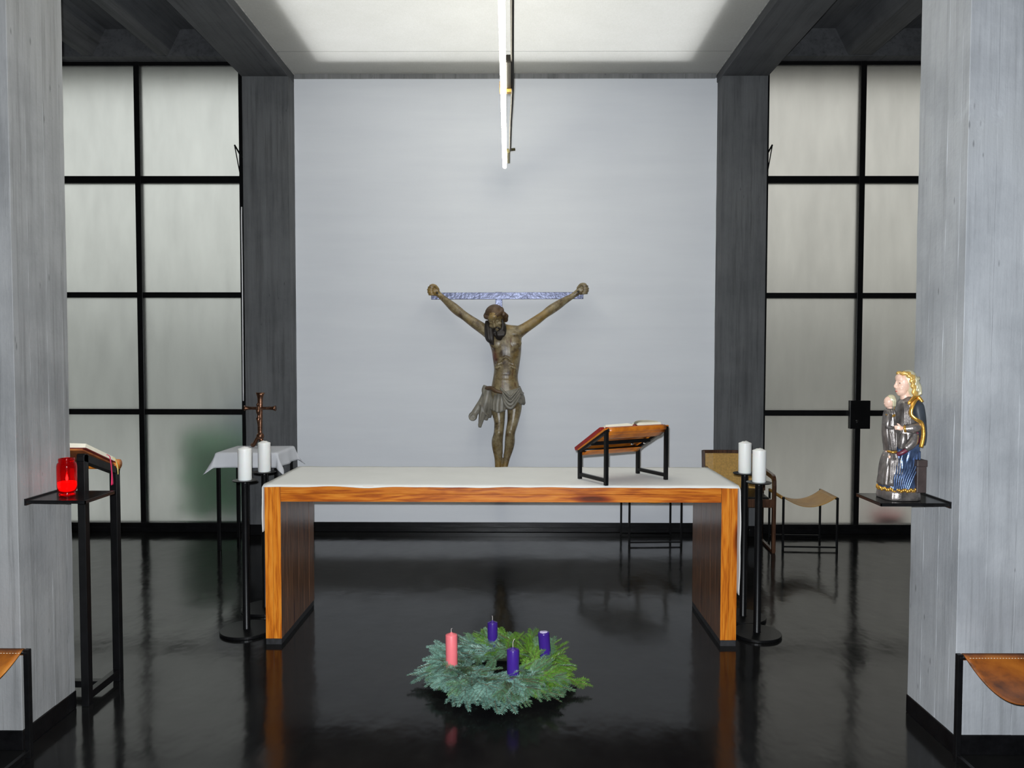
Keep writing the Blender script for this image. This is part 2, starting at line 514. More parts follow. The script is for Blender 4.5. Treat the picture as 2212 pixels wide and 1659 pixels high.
def lathe(bm, prof, n=24, c=(0, 0, 0), cap=True):
    rings = [[Vector((c[0] + r * math.cos(2 * PI * i / n), c[1] + r * math.sin(2 * PI * i / n), c[2] + z)) for i in range(n)] for r, z in prof]
    skin_rings(bm, rings, cap)

def ell(bm, c, r, rot=None, u=16, v=10):
    q = bmesh.ops.create_uvsphere(bm, u_segments=u, v_segments=v, radius=1.0)
    mt = Matrix.Translation(Vector(c)) @ (rot.to_4x4() if rot is not None else Matrix()) @ Matrix.Diagonal((*r, 1))
    bmesh.ops.transform(bm, matrix=mt, verts=q['verts'])
    return q['verts']

def smooth_path(pts, n=6):
    pts = [Vector(p) for p in pts]
    out = []
    for i in range(len(pts) - 1):
        p0 = pts[max(i - 1, 0)]; p1 = pts[i]; p2 = pts[i + 1]; p3 = pts[min(i + 2, len(pts) - 1)]
        for k in range(n):
            t = k / n
            out.append(0.5 * ((2 * p1) + (p2 - p0) * t + (2 * p0 - 5 * p1 + 4 * p2 - p3) * t * t + (3 * p1 - p0 - 3 * p2 + p3) * t ** 3))
    out.append(pts[-1])
    return out

def interp(vals, n=6):
    return [p.x for p in smooth_path([(v, 0, 0) for v in vals], n)]

def solid(bm, t):
    bm.normal_update()
    bmesh.ops.solidify(bm, geom=bm.faces, thickness=t)

def obj(name, bm, mat, parent=None, smooth=False, loc=None):
    bmesh.ops.recalc_face_normals(bm, faces=bm.faces)
    me = bpy.data.meshes.new(name)
    bm.to_mesh(me)
    bm.free()
    for mm in (mat if isinstance(mat, (list, tuple)) else [mat]):
        me.materials.append(mm)
    if smooth:
        for p in me.polygons:
            p.use_smooth = True
    o = bpy.data.objects.new(name, me)
    C.objects.link(o)
    if parent is not None:
        o.parent = parent
    if loc is not None:
        o.location = loc
    return o

def remeshed(name, bm, voxel, mat, parent=None, smooth_it=3, decim=None):
    me = bpy.data.meshes.new(name + '_raw')
    bmesh.ops.recalc_face_normals(bm, faces=bm.faces)
    bm.to_mesh(me)
    bm.free()
    o = bpy.data.objects.new(name + '_raw', me)
    C.objects.link(o)
    rm = o.modifiers.new('r', 'REMESH')
    rm.mode = 'VOXEL'
    rm.voxel_size = voxel
    sm = o.modifiers.new('s', 'SMOOTH')
    sm.iterations = smooth_it
    sm.factor = 0.5
    bpy.context.view_layer.update()
    dg = bpy.context.evaluated_depsgraph_get()
    m2 = bpy.data.meshes.new_from_object(o.evaluated_get(dg))
    bpy.data.objects.remove(o)
    bpy.data.meshes.remove(me)
    m2.name = name
    m2.materials.clear()
    m2.materials.append(mat)
    for p in m2.polygons:
        p.use_smooth = True
    r = bpy.data.objects.new(name, m2)
    C.objects.link(r)
    if parent is not None:
        r.parent = parent
    return r

def thing(name, label, cat, loc=(0, 0, 0), rotz=0.0, group=None):
    o = bpy.data.objects.new(name, None)
    o.empty_display_size = 0.1
    C.objects.link(o)
    o.location = loc
    o.rotation_euler = (0, 0, rotz)
    o['label'] = label
    o['category'] = cat
    if group:
        o['group'] = group
    return o

def tag(o, label, cat, group=None):
    o['label'] = label
    o['category'] = cat
    if group:
        o['group'] = group
    return o

def struct(name, bm, mat, parent=None, smooth=False):
    o = obj(name, bm, mat, parent, smooth)
    if parent is None:
        o['kind'] = 'structure'
    return o

def dup(root, loc, rotz, label=None, group=None):
    r = root.copy()
    C.objects.link(r)
    r.location = loc
    r.rotation_euler = (0, 0, rotz)
    if label:
        r['label'] = label
    if group:
        r['group'] = group
    for ch in list(root.children):
        c = ch.copy()
        C.objects.link(c)
        c.parent = r
        for g in ch.children:
            d = g.copy()
            C.objects.link(d)
            d.parent = c
    return r

NB = bmesh.new

# ================================================================== room shell
YW = 7.10                 # altar wall
XL, XR = -2.065, 1.822    # nave sides
AL, AR = -5.3, 5.2        # aisle outer walls
YF = -3.6                 # wall behind the camera

bm = NB(); bx2(bm, (AL - .2, YF - .2, -0.12), (AR + .2, YW + .2, 0.0))
struct('floor', bm, M['floor'])

# altar wall: gently uneven plaster panel between the two columns
bm = NB()
nx, nz = 60, 66
grid = []
for k in range(nz + 1):
    row = []
    for i in range(nx + 1):
        x = XL - .03 + (XR - XL + .06) * i / nx
        z = 0.085 + (4.213 - 0.085) * k / nz
        if k == nz:
            z += 0.012 * (mnoise.noise(Vector((x * 1.7, 3.1, 0))) )
        y = YW + 0.004 * mnoise.noise(Vector((x * 1.3, 0, z * 1.3)))
        row.append(bm.verts.new((x, y, z)))
    grid.append(row)
for k in range(nz):
    for i in range(nx):
        bm.faces.new((grid[k][i], grid[k][i + 1], grid[k + 1][i + 1], grid[k + 1][i]))
o = struct('wall_back', bm, M['plaster'], smooth=True)
bm = NB(); bx2(bm, (XL - .03, YW + 0.012, 0), (XR + .03, YW + .2, 4.6))
obj('masonry', bm, M['conc_wall'], o)
bm = NB(); bx2(bm, (XL, YW - 0.004, 4.208), (XR, YW + 0.03, 4.262), 0.004)
struct('trim_1', bm, M['conc_wall'])
bm = NB()
bx2(bm, (XL, YW - 0.016, 0.0), (XR, YW + 0.02, 0.088), 0.005)
bx2(bm, (XL, YW - 0.030, 0.0), (XR, YW, 0.046), 0.005)
struct('baseboard_back', bm, M['black_base'])

for nm, x0, x1, y0, y1 in (('wall_left', AL - .2, AL, YF, YW), ('wall_right', AR, AR + .2, YF, YW), ('wall_front', AL, AR, YF - .2, YF)):
    bm = NB(); bx2(bm, (x0, y0, 0), (x1, y1, 4.75))
    struct(nm, bm, M['conc_wall'])

# ---- concrete columns: outline with a board joint every ten centimetres or so, drawn up in steps
def boarded(x0, x1, y0, y1, z0, z1, seed, jit=0.0016, wide=(0.085, 0.125)):
    rnd = random.Random(seed)
    def side(p, q, nrm):
        p, q = Vector(p), Vector(q)
        L = (q - p).length
        d = (q - p) / L
        cuts = [0.0]
        while cuts[-1] < L - 0.14:
            cuts.append(cuts[-1] + rnd.uniform(*wide))
        cuts.append(L)
        pts = []
        for a, b in zip(cuts, cuts[1:]):
            off = rnd.uniform(-0.0003, 0.0003)
            g = 0.002
            if a > 0:
                pts.append(p + d * (a) - Vector(nrm) * 0.0004)
            pts.append(p + d * (a + g) + Vector(nrm) * (off if a > 0 else 0))
            pts.append(p + d * (b - g) + Vector(nrm) * (off if b < L else 0))
        return pts
    ol = []
    for p, q, nrm in (((x0, y0), (x1, y0), (0, -1)), ((x1, y0), (x1, y1), (1, 0)), ((x1, y1), (x0, y1), (0, 1)), ((x0, y1), (x0, y0), (-1, 0))):
        ol += side(p, q, nrm)
    bm = NB()
    nzz = 70
    rings = []
    for k in range(nzz + 1):
        z = z0 + (z1 - z0) * k / nzz
        r = []
        for i, p in enumerate(ol):
            j = jit * mnoise.noise(Vector((i * 3.1 + seed, z * 5.0, 0.3))) + 0.6 * jit * mnoise.noise(Vector((i * 1.7, z * 23.0, seed)))
            cx, cy = (x0 + x1) / 2, (y0 + y1) / 2
            dv = Vector((p[0] - cx, p[1] - cy)).normalized()
            r.append(Vector((p[0] + dv.x * j, p[1] + dv.y * j, z)))
        rings.append(r)
    skin_rings(bm, rings)
    return bm

def column(x0, x1, y0, y1, seed, mat, ztop, base):
    o = struct('column', boarded(x0, x1, y0, y1, base, ztop, seed), mat)
    bm = NB(); bx2(bm, (x0 - .004, y0 - .005, 0), (x1 + .004, y1 + .004, base), 0.004)
    obj('painted_base', bm, M['black_base'], o)
    return o
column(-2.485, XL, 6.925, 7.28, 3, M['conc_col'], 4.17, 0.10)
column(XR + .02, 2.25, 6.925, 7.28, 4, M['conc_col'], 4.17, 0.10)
column(-2.50, -2.072, 3.115, 3.495, 5, M['conc_pillar'], 4.17, 0.085)
column(1.822, 2.25, 3.115, 3.495, 6, M['conc_pale'], 4.17, 0.085)

# ---- nave beams over the columns
def beam(x0, x1):
    bm = NB(); bx2(bm, (x0, YF, 4.17), (x1, 7.28, 4.68), 0.006)
    return struct('beam', bm, M['conc_beam'])
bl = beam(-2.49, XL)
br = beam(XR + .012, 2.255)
for p, x0, x1 in ((bl, XL - .004, XL + .007), (br, XR + .005, XR + .016)):
    bm = NB(); bx2(bm, (x0, YF, 4.243), (x1, YW, 4.2525), 0.002)
    obj('joint_strip', bm, M['bead'], p)

# ---- nave ceiling: fabric panels under a roof light, opaque slab around its edge
def sheet(x0, x1, y0, y1, z):
    b = NB()
    b.faces.new([b.verts.new(v) for v in ((x0, y0, z), (x0, y1, z), (x1, y1, z), (x1, y0, z))])
    return b
o = struct('ceiling', sheet(XL - .02, XR + .02, 2.2, 6.585, 4.256), M['fabric_ceiling'])
obj('fabric_panel', sheet(XL - .02, XR + .02, 6.583, YW + .02, 4.2535), M['fabric_ceiling'], o)
obj('fabric_panel', sheet(XL - .02, XR + .02, YF, 2.203, 4.2535), M['fabric_ceiling'], o)
bm = NB()
bx2(bm, (XL - .3, YF, 4.30), (XL + .31, 7.3, 4.42))
bx2(bm, (XR - .31, YF, 4.30), (XR + .3, 7.3, 4.42))
bx2(bm, (XL + .31, 6.79, 4.30), (XR - .31, 7.3, 4.42))
bx2(bm, (XL + .31, YF, 4.30), (XR - .31, 2.4, 4.42))
struct('roof_slab', bm, M['conc_wall'])

# ---- aisle ceilings: ribbed concrete, trapezoidal coffers running with the nave
def rib(bm, xa, xb, y0, y1, side=0.10):
    z0, z1 = 4.362, 4.62
    sec = [(xa, z0), (xb, z0), (xb + side, z1), (xa - side, z1)]
    skin_rings(bm, [[Vector((x, y, z)) for x, z in sec] for y in (y0, y1)])
def aisle(name, xs, x0, x1):
    bm = NB(); bx2(bm, (x0, YF, 4.62), (x1, 7.3, 4.76))
    o = struct(name, bm, M['conc_beam'])
    for xa, xb in xs:
        bm = NB(); rib(bm, xa, xb, YF, 7.0)
        obj('rib', bm, M['conc_beam'], o)
    for y, dy in ((6.95, .33), (4.9, .10), (2.6, .1)):
        bm = NB()
        sec = [(y, 4.355), (y + dy, 4.355), (y + dy, 4.621), (y + 0.05, 4.621)] if dy > .2 else [(y, 4.36), (y + dy, 4.36), (y + dy + .06, 4.621), (y - .06, 4.621)]
        skin_rings(bm, [[Vector((x, yy, zz)) for yy, zz in sec] for x in (x0, x1)])
        obj('cross_rib', bm, M['conc_beam'], o)
    return o
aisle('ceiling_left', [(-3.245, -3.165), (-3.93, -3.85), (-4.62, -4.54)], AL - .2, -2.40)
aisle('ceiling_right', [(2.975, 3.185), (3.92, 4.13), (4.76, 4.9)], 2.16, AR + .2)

# ---- steel windows with frosted panes
def glazing(name, x_edges, glass, zs=(0.072, 1.127, 2.218, 3.282, 4.345), yb=YW, plate=None):
    """x_edges: bar centre lines; zs: bar centre heights"""
    bm = NB()
    xa, xb = min(x_edges) - .03, max(x_edges) + .03
    bx2(bm, (xa, yb - .045, 0.0), (xb, yb + .045, 0.085), 0.004)
    bx2(bm, (xa, yb - .06, 0.0), (xb, yb + .03, 0.045), 0.004)
    o = struct(name, bm, M['black_base'])
    for x in x_edges:
        wd = 0.052
        bm = NB(); bx2(bm, (x - wd / 2, yb - .032, .05), (x + wd / 2, yb + .035, 4.37), 0.002)
        obj('mullion', bm, M['steel'], o)
    for z, h in zip(zs[1:], (0.052, 0.050, 0.066, 0.05)):
        bm = NB(); bx2(bm, (xa, yb - .028, z - h / 2), (xb, yb + .03, z + h / 2), 0.002)
        obj('glazing_bar', bm, M['steel'], o)
    xs = sorted(x_edges)
    for a, b in zip(xs, xs[1:]):
        for z0, z1 in zip(zs, zs[1:]):
            bm = NB(); bx2(bm, (a + .01, yb - .003, z0 + .01), (b - .01, yb + .003, z1 - .01))
            obj('pane', bm, glass, o)
    return o
w1 = glazing('window_1', [-2.545, -3.512, -4.445, -5.27], M['glass_l'])
w2 = glazing('door_1', [2.285, 3.172, 4.06, 5.17], M['glass_r'])
# stays of the tilting upper panes
for o, x, s in ((w1, -2.555, -1), (w2, 2.292, 1)):
    bm = NB()
    tube(bm, [(x, YW - .05, 3.32), (x + s * .012, YW - .15, 3.565)], 0.005, 6)
    tube(bm, [(x + s * .012, YW - .15, 3.565), (x - s * .03, YW - .06, 3.46)], 0.0075, 6)
    obj('stay', bm, M['steel'], o)
bm = NB(); bx2(bm, (3.082, YW - .075, 0.985), (3.268, YW - .03, 1.247), 0.003)
lk = obj('lock_plate', bm, M['steel'], w2)
bm = NB(); lathe(bm, [(0.009, 0), (0.009, 0.006)], 10); bx2(bm, (-.003, -.018, 0), (.003, 0, .006))
bmesh.ops.rotate(bm, verts=bm.verts, cent=(0, 0, 0), matrix=Matrix.Rotation(PI / 2, 3, 'X'))
bmesh.ops.translate(bm, verts=bm.verts, vec=(3.145, YW - .074, 1.06))
obj('keyhole', bm, M['silver_fit'], lk)
# loose cable run beside the column
bm = NB()
tube(bm, smooth_path([(-2.497, 6.915, 3.0), (-2.499, 6.915, 2.86), (-2.498, 6.915, 2.4), (-2.500, 6.915, 1.7), (-2.502, 6.915, 1.24)], 4), 0.0055, 8)
tag(obj('cable', bm, M['white_cable'], smooth=True), 'thin white cable running down the edge of the dark column beside the window', 'cable')

# ---- outdoors, seen only as blurred colour through the frosted panes
bm = NB(); bx2(bm, (-30, YW + .3, -0.3), (30, 40, -0.12))
struct('ground_outside', bm, M['ground'])
bm = NB(); bx2(bm, (-12, 13.5, -.15), (12, 16, 2.55))
struct('garden_wall', bm, M['render_grey'])
bm = NB(); bx2(bm, (-5.6, YW + .05, 4.42), (5.6, YW + .70, 4.6))
struct('roof_overhang', bm, M['conc_wall'])
bm = NB()
for k in range(700):
    a, h, r = random.uniform(0, 2 * PI), random.uniform(.22, .98), random.random() ** .5
    c = Vector((math.cos(a) * r * .34, math.sin(a) * r * .28, h))
    mrot = Euler((random.uniform(0, 6), random.uniform(0, 6), random.uniform(0, 6))).to_matrix()
    q = [c + mrot @ Vector(v) for v in ((-.075, 0, 0), (0, -.035, .01), (.075, 0, 0), (0, .035, .01))]
    bm.faces.new([bm.verts.new(v) for v in q])
sh = thing('garden_shrub', 'dark green shrub blurred behind the frosted lower pane', 'shrub', (-3.04, YW + .52, -0.12))
lv = obj('foliage', bm, M['leaf'], sh); lv['kind'] = 'stuff'
bm = NB()
for k in range(7):
    a = k * .9
    tube(bm, [(0, 0, 0), (.06 * math.cos(a), .06 * math.sin(a), .4), (.2 * math.cos(a), .16 * math.sin(a), .85)], [.012, .009, .005], 6)
obj('stem', bm, M['twig'], sh)

bm = NB(); lathe(bm, [(.24, 0), (.29, .3), (.30, .6), (.28, .95), (.25, 1.16), (.25, 1.2), (.02, 1.21)], 24)
tag(obj('placeholder', bm, M['blue_paint'], None, True, (-2.85, YW + 1.15, -0.12)), 'pale blue barrel blurred behind the frosted pane above the shrub', 'placeholder')  # guessed shape, added to give the unidentified blue blur
bm = NB(); lathe(bm, [(.10, 0), (.14, .2), (.15, .2), (.15, .24), (.13, .24), (.02, .2)], 20)
tag(obj('standin', bm, M['red_paint'], None, True, (3.62, YW + .30, -0.12)), 'red flowerpot blurred behind the frosted door pane below the statue shelf', 'standin')  # guessed shape, added to give the unidentified red blur

M['foot'] = plain('dark_grey_steel_foot', (0.022, 0.022, 0.024), 0.5, 0, 0.4, 30)
# ================================================================== altar
ALT = thing('altar_table', 'long pine altar table with solid plank ends and white cloth on top', 'altar', (-.092, 4.29, 0), 0)
HW, AD, AH, LT = 1.347, 0.70, 0.915, 0.092
def plank(a, b, mat, parent, bev=0.0012, front=None):
    bm = NB(); bx2(bm, a, b, bev)
    if front is not None:
        bm.normal_update()
        for f in bm.faces:
            f.material_index = 1 if f.normal.y < -.5 else 0  # front faces take the lit pine, the rest the shaded copy
        mat = [mat, front]
    return obj('plank', bm, mat, parent)
for s in (-1, 1):
    bm = NB()
    xo, xi = s * HW, s * (HW - LT)
    bx2(bm, (min(xo, xi) + .002, .002, 0.0), (max(xo, xi) - .002, AD - .002, 0.033))
    bx2(bm, (s * (HW - LT / 2) - .001, .01, .02), (s * (HW - LT / 2) + .001, AD - .01, AH - .01))
    lp = obj('side_panel', bm, M['foot'], ALT)
    n = 6
    for k in range(n):
        y0, y1 = AD * k / n, AD * (k + 1) / n
        g = 0.0006
        xm = s * (HW - LT / 2)
        a1, a2 = sorted((xo, xm)); c1, c2 = sorted((xm, xi))
        pr = random.uniform(0, .0012)
        plank((a1 + .0005, y0 + g, .034), (a2 - .0005, y1 - g, AH), M['pine_z'], lp)
        plank((c1 + .0005 - (pr if s > 0 else 0), y0 + g, .034), (c2 - .0005 + (pr if s < 0 else 0), y1 - g, AH), M['pine_shade'], lp, .0009, M['pine_z'] if k == 0 else None)  # inner layer painted in the shade tone, front edge kept lit
bm = NB(); bx2(bm, (-HW + LT - .02, .012, AH - .046), (HW - LT + .02, AD - .012, AH - .044))
tp = obj('tabletop', bm, M['steel'], ALT)
for k in range(6):
    y0, y1 = AD * k / 6, AD * (k + 1) / 6
    for z0, z1 in ((AH - .09, AH - .0455), (AH - .0445, AH)):
        plank((-HW + LT + .0008, y0 + .0006 + (.001 if z0 < .85 and k == 0 else 0), z0), (HW - LT - .0008, y1 - .0006, z1), M['pine_x'], tp)

# altar cloth: along the top and down both ends
def altar_cloth():
    bm = NB()
    x0, x1 = -HW - .006, HW + .006
    zt = AH + .004
    prof = []
    dl, drr = 0.27, 0.625
    for k in range(16): prof.append((x0, zt - dl * (1 - k / 16), 'L', 1 - k / 16))
    for k in range(81): prof.append((x0 + (x1 - x0) * k / 80, zt, 'T', 0))
    for k in range(1, 25): prof.append((x1, zt - drr * k / 24, 'R', k / 24))
    ny = 26
    top, bot = [], []
    for i, (x, z, kk, f) in enumerate(prof):
        rt, rb = [], []
        sarc = i * 0.031
        for j in range(ny + 1):
            y = -0.008 + (AD + .018) * j / ny
            xx, zz = x, z
            if kk == 'T':
                e = 0.0
                if j == 0:
                    y -= 0.003 + 0.007 * mnoise.noise(Vector((sarc * 2.1, 0, 0)))
                    zz -= 0.004 + 0.010 * (0.4 + mnoise.noise(Vector((sarc * 5.3, 4, 0))))
                elif j == ny:
                    y += 0.006 * mnoise.noise(Vector((sarc * 3, 9, 0)))
                    zz += 0.004 * mnoise.noise(Vector((sarc * 8, 2, 0)))
                else:
                    zz += 0.0018 * max(0, mnoise.noise(Vector((x * 5, y * 9, 1))))
            else:
                s = -1 if kk == 'L' else 1
                xx = x + s * ((0.002 + 0.002 * f if s < 0 else 0.004 + 0.004 * f) + (.004 if s < 0 else .008) * (0.4 + mnoise.noise(Vector((y * 4, z * 5, 7 if s > 0 else 2)))) * min(1, f * 4))
                y += 0.012 * f * mnoise.noise(Vector((z * 6, 3, s))) + (0.012 * f if j == 0 else 0)
                zz += 0.01 * f * mnoise.noise(Vector((y * 3, 5, s)))
            rt.append(Vector((xx, y, zz)))
        top.append(rt)
    g = [[bm.verts.new(p) for p in r] for r in top]
    for a, b in zip(g, g[1:]):
        for j in range(ny):
            bm.faces.new((a[j], a[j + 1], b[j + 1], b[j]))
    bmesh.ops.recalc_face_normals(bm, faces=bm.faces)
    bm.normal_update()
    up = sum(f.normal.z for f in bm.faces)
    if up < 0:
        bmesh.ops.reverse_faces(bm, faces=bm.faces)
    solid(bm, -0.003)
    o = obj('altar_cloth', bm, M['linen'], None, True)
    o.location = (-.092, 4.29, 0.0)
    tag(o, 'white linen cloth lying over the wooden altar and hanging down its ends', 'tablecloth')
altar_cloth()
CLZ = AH + 0.0085

# ================================================================== book stand on the altar
def open_book(name, label, loc, rotz, tilt, wid, dep, cover, thick=0.02, fan=True, group=None):
    """open book; local x across both pages, y up the page (tilts about x)"""
    t = thing(name, label, 'book', loc, rotz)
    rx = Matrix.Rotation(tilt, 3, 'X')
    def put(bm):
        bmesh.ops.rotate(bm, verts=bm.verts, cent=(0, 0, 0), matrix=rx)
        return bm
    bm = NB()
    for s in (-1, 1):
        bx2(bm, (s * .008, -dep / 2 - .006, 0), (s * (wid / 2 + .008), dep / 2 + .006, .004), .0015)
    tube(bm, [(0, -dep / 2 - .006, .004), (0, dep / 2 + .006, .004)], .009, 10, .5)
    obj('cover', put(bm), cover, t, False)
    for s in (-1, 1):
        bm = NB()
        rings = []
        n = 14
        for y in (-dep / 2, dep / 2):
            up_, lo_ = [], []
            for k in range(n + 1):
                f = k / n
                x = s * (.003 + (wid / 2 - .003) * f)
                h = .005 + thick * (math.sin(min(1, f * 4.5) * PI / 2) * (1 - .25 * f)) 
                up_.append(Vector((x, y, h))); lo_.append(Vector((x, y, .0042)))
            rings.append(up_ + list(reversed(lo_)))
        skin_rings(bm, rings)
        obj('page_block', put(bm), M['paper'], t, False)
    if fan:
        for k, (ang, cl) in enumerate(((62, .55), (48, .7), (30, .8), (100, .4))):
            bm = NB()
            pts = []
            for i in range(11):
                f = i / 10
                a = R(ang) * (1 - .75 * f)
                L = wid / 2 * .93 * f
                px = .002 + L * math.cos(a * .9) * (1 if ang < 90 else .9)
                pz = thick * .8 + L * math.sin(a) * cl * (1 - .55 * f)
                pts.append((px, pz))
            r1 = [Vector((x, -dep / 2 + .004, z)) for x, z in pts]
            r2 = [Vector((x, dep / 2 - .004, z)) for x, z in pts]
            g = [[bm.verts.new(p) for p in r] for r in (r1, r2)]
            for i in range(10):
                bm.faces.new((g[0][i], g[0][i + 1], g[1][i + 1], g[1][i]))
            obj('leaf', put(bm), M['paper'], t, True)
    return t

def stand():
    ang = math.atan2(.209, .379)
    t = thing('book_stand', 'small black steel book stand with sloping orange leather top on the altar', 'book stand', (.631, 4.5055, CLZ), ang)
    W2, D2, zt, zb, s = .2165, .1335, .318, .172, .0205
    for sx in (-1, 1):
        x = sx * W2
        for y, z in ((-D2, zt), (D2, zb)):
            bm = NB(); bx2(bm, (x - s / 2, y - s / 2, 0), (x + s / 2, y + s / 2, z), .0015)
            obj('leg', bm, M['steel'], t)
        bm = NB(); bx2(bm, (x - s / 2, -D2 + s / 2, .018), (x + s / 2, D2 - s / 2, .018 + s), .0015)
        obj('foot_rail', bm, M['steel'], t)
        bm = NB(); bar(bm, (x, -D2, zt - .008), (x, D2, zb - .008), s, s, (0, 0, 1), .0015)
        obj('top_rail', bm, M['steel'], t)
    sl = (zb - zt) / (2 * D2)
    zc = (zt + zb) / 2
    bm = NB(); bar(bm, (-W2, 0.02, zc - .012 + sl * .02), (W2, 0.02, zc - .012 + sl * .02), s, s, (0, 0, 1), .0015)
    obj('crossbar', bm, M['steel'], t)
    for y, z in ((-D2, zt), (D2, zb)):
        bm = NB(); tube(bm, [(-W2, y, z - .004), (W2, y, z - .004)], .010, 10)
        obj('rod', bm, M['steel'], t, True)
    # leather sheet, wrapped round the two rods
    prof = []
    for k in range(9):
        y = -D2 + .055 - .055 * k / 8
        prof.append((y, zt + sl * (y + D2) - .030 - .0025 * math.sin(k * .6)))
    for k in range(7):
        a = -PI / 2 - PI * k / 6
        prof.append((-D2 + .014 * math.cos(a), zt - .006 + .0145 * math.sin(a)))
    for k in range(1, 16):
        y = -D2 + 2 * D2 * k / 16
        prof.append((y, zt + sl * (y + D2) + .008))
    for k in range(7):
        a = PI / 2 - PI * k / 6
        prof.append((D2 + .014 * math.cos(a), zb - .006 + .0145 * math.sin(a)))
    for k in range(9):
        y = D2 - .055 * k / 8
        prof.append((y, zb + sl * (y - D2) - .030 - .0025 * math.sin(k * .6)))
    bm = NB()
    xs = [-W2 + .012 + (2 * W2 - .024) * k / 12 for k in range(13)]
    g = [[bm.verts.new((x, y, z)) for y, z in prof] for x in xs]
    for a, b in zip(g, g[1:]):
        for j in range(len(prof) - 1):
            bm.faces.new((a[j], a[j + 1], b[j + 1], b[j]))
    solid(bm, .003)
    obj('leather_top', bm, M['leather_stand'], t, True)
    # outer side straps: the leather laps over the rails
    for sx in (-1, 1):
        bm = NB()
        bar(bm, (sx * (W2 + .002), -D2 - .006, zt + .004), (sx * (W2 + .002), D2 + .006, zb + .004), .026, .012, (0, 0, 1), .003)
        obj('side_strap', bm, M['leather_stand'], t)
    for x in (.09, .185):
        bm = NB(); ell(bm, (x, .028, zc - .025 + sl * .03), (.011, .007, .006))
        obj('spring_clip', bm, M['silver_fit'], t, True)
    tl = math.atan2(zb - zt, 2 * D2)
    n = Vector((0, -math.sin(tl), math.cos(tl)))
    c = Vector((0, .008, zc + sl * .008)) + n * .0155
    cw = Vector((.631, 4.5055, CLZ)) + Matrix.Rotation(ang, 3, 'Z') @ c
    b = open_book('open_book', 'open book with red cover and fanned cream pages on the altar book stand', cw, ang, tl, .40, .29, M['book_red'], .020)
    bm = NB(); bx2(bm, (-.237, -.135, -.009), (-.206, .165, .013), .004)
    bmesh.ops.rotate(bm, verts=bm.verts, cent=(0, 0, 0), matrix=Matrix.Rotation(tl, 3, 'X'))
    obj('cover_flap', bm, M['book_red'], b)
    bm = NB(); tube(bm, [(0, -.148, .004), (0, -.153, .006)], .016, 10, .55)
    bmesh.ops.rotate(bm, verts=bm.verts, cent=(0, 0, 0), matrix=Matrix.Rotation(tl, 3, 'X'))
    obj('headband', bm, M['book_maroon'], b, True)
stand()

# ================================================================== floor candlesticks and their candles
def candlestick(loc, label, h=.915, br=.1415):
    t = thing('candlestick', label, 'candlestick', loc, 0, 'tall black floor candlesticks beside the altar')
    bm = NB(); lathe(bm, [(br - .006, 0), (br, .003), (br, .014), (br - .003, .018), (.03, .019)], 48)
    obj('base', bm, M['steel'], t, False)
    bm = NB(); lathe(bm, [(.024, .018), (.0215, .022), (.021, h - .02), (.024, h - .008)], 20)
    obj('pole', bm, M['steel'], t, True)
    bm = NB(); lathe(bm, [(.022, h - .010), (.070, h - .006), (.073, h - .001), (.072, h), (.02, h)], 36)
    obj('drip_plate', bm, M['steel'], t, False)
    return t
def pillar_candle(loc, label, rad, h, body, group, tip='cone', wick=None, cat='candle', rx=0, ry=0, wickh=.018):
    t = thing('candle', label, cat, loc, 0, group)
    t.rotation_euler = (rx, ry, random.uniform(0, 6))
    bm = NB()
    if tip == 'cone':
        pr = [(rad * .97, 0), (rad, .004), (rad, h * .915), (rad, h * .93), (rad * .985, h * .937), (rad * .95, h * .942), (rad * .55, h * .974), (rad * .50, h * .982), (rad * .44, h * .990), (rad * .30, h * .990), (rad * .05, h * .982)]
    elif tip == 'flat':
        pr = [(rad * .97, 0), (rad, .004), (rad, h * .95), (rad * .97, h * .975), (rad * .88, h * .985), (rad * .6, h * .980), (.002, h * .975)]
    else:
        pr = [(rad * .97, 0), (rad, .003), (rad, h * .90), (rad * .95, h * .915), (rad * .55, h * .93), (rad * .22, h * .955), (.003, h * .975)]
    lathe(bm, pr, 28)
    obj('wax_body', bm, body, t, True)
    bm = NB()
    zt = pr[-1][1]
    tube(bm, smooth_path([(0, 0, h * .9), (0, 0, zt + wickh * .6), (-.003, .002, zt + wickh), (-.009, .003, zt + wickh * 1.15)], 4), .0016, 6)
    obj('wick', bm, wick or M['wick'], t, True)
    return t
spots = [
    ((-1.622, 4.495, 0), 'black floor candlestick at the altar\'s window end, standing further forward', 'white pillar candle on the more forward candlestick at the altar\'s window end'),
    ((-1.637, 4.888, 0), 'black floor candlestick set back at the altar\'s window end, base mostly hidden', 'white pillar candle on the set-back candlestick below the bronze crucifix'),
    ((1.432, 4.755, 0), 'black floor candlestick set back in front of the cane armchair', 'white pillar candle set back in front of the armchair\'s cane back'),
    ((1.43, 4.468, 0), 'black floor candlestick standing forward at the altar\'s door end, full round base showing', 'white pillar candle on the more forward candlestick at the altar\'s door end'),
]
CH = [.915, .905, .925, .915]
for (p, l1, l2), h in zip(spots, CH):
    candlestick(p, l1, h, .1415 if p[0] > 0 else .154)
    pillar_candle((p[0], p[1], h), l2, .0398, .200, M['wax_white'], 'white pillar candles on the floor candlesticks', 'cone', wickh=.004)

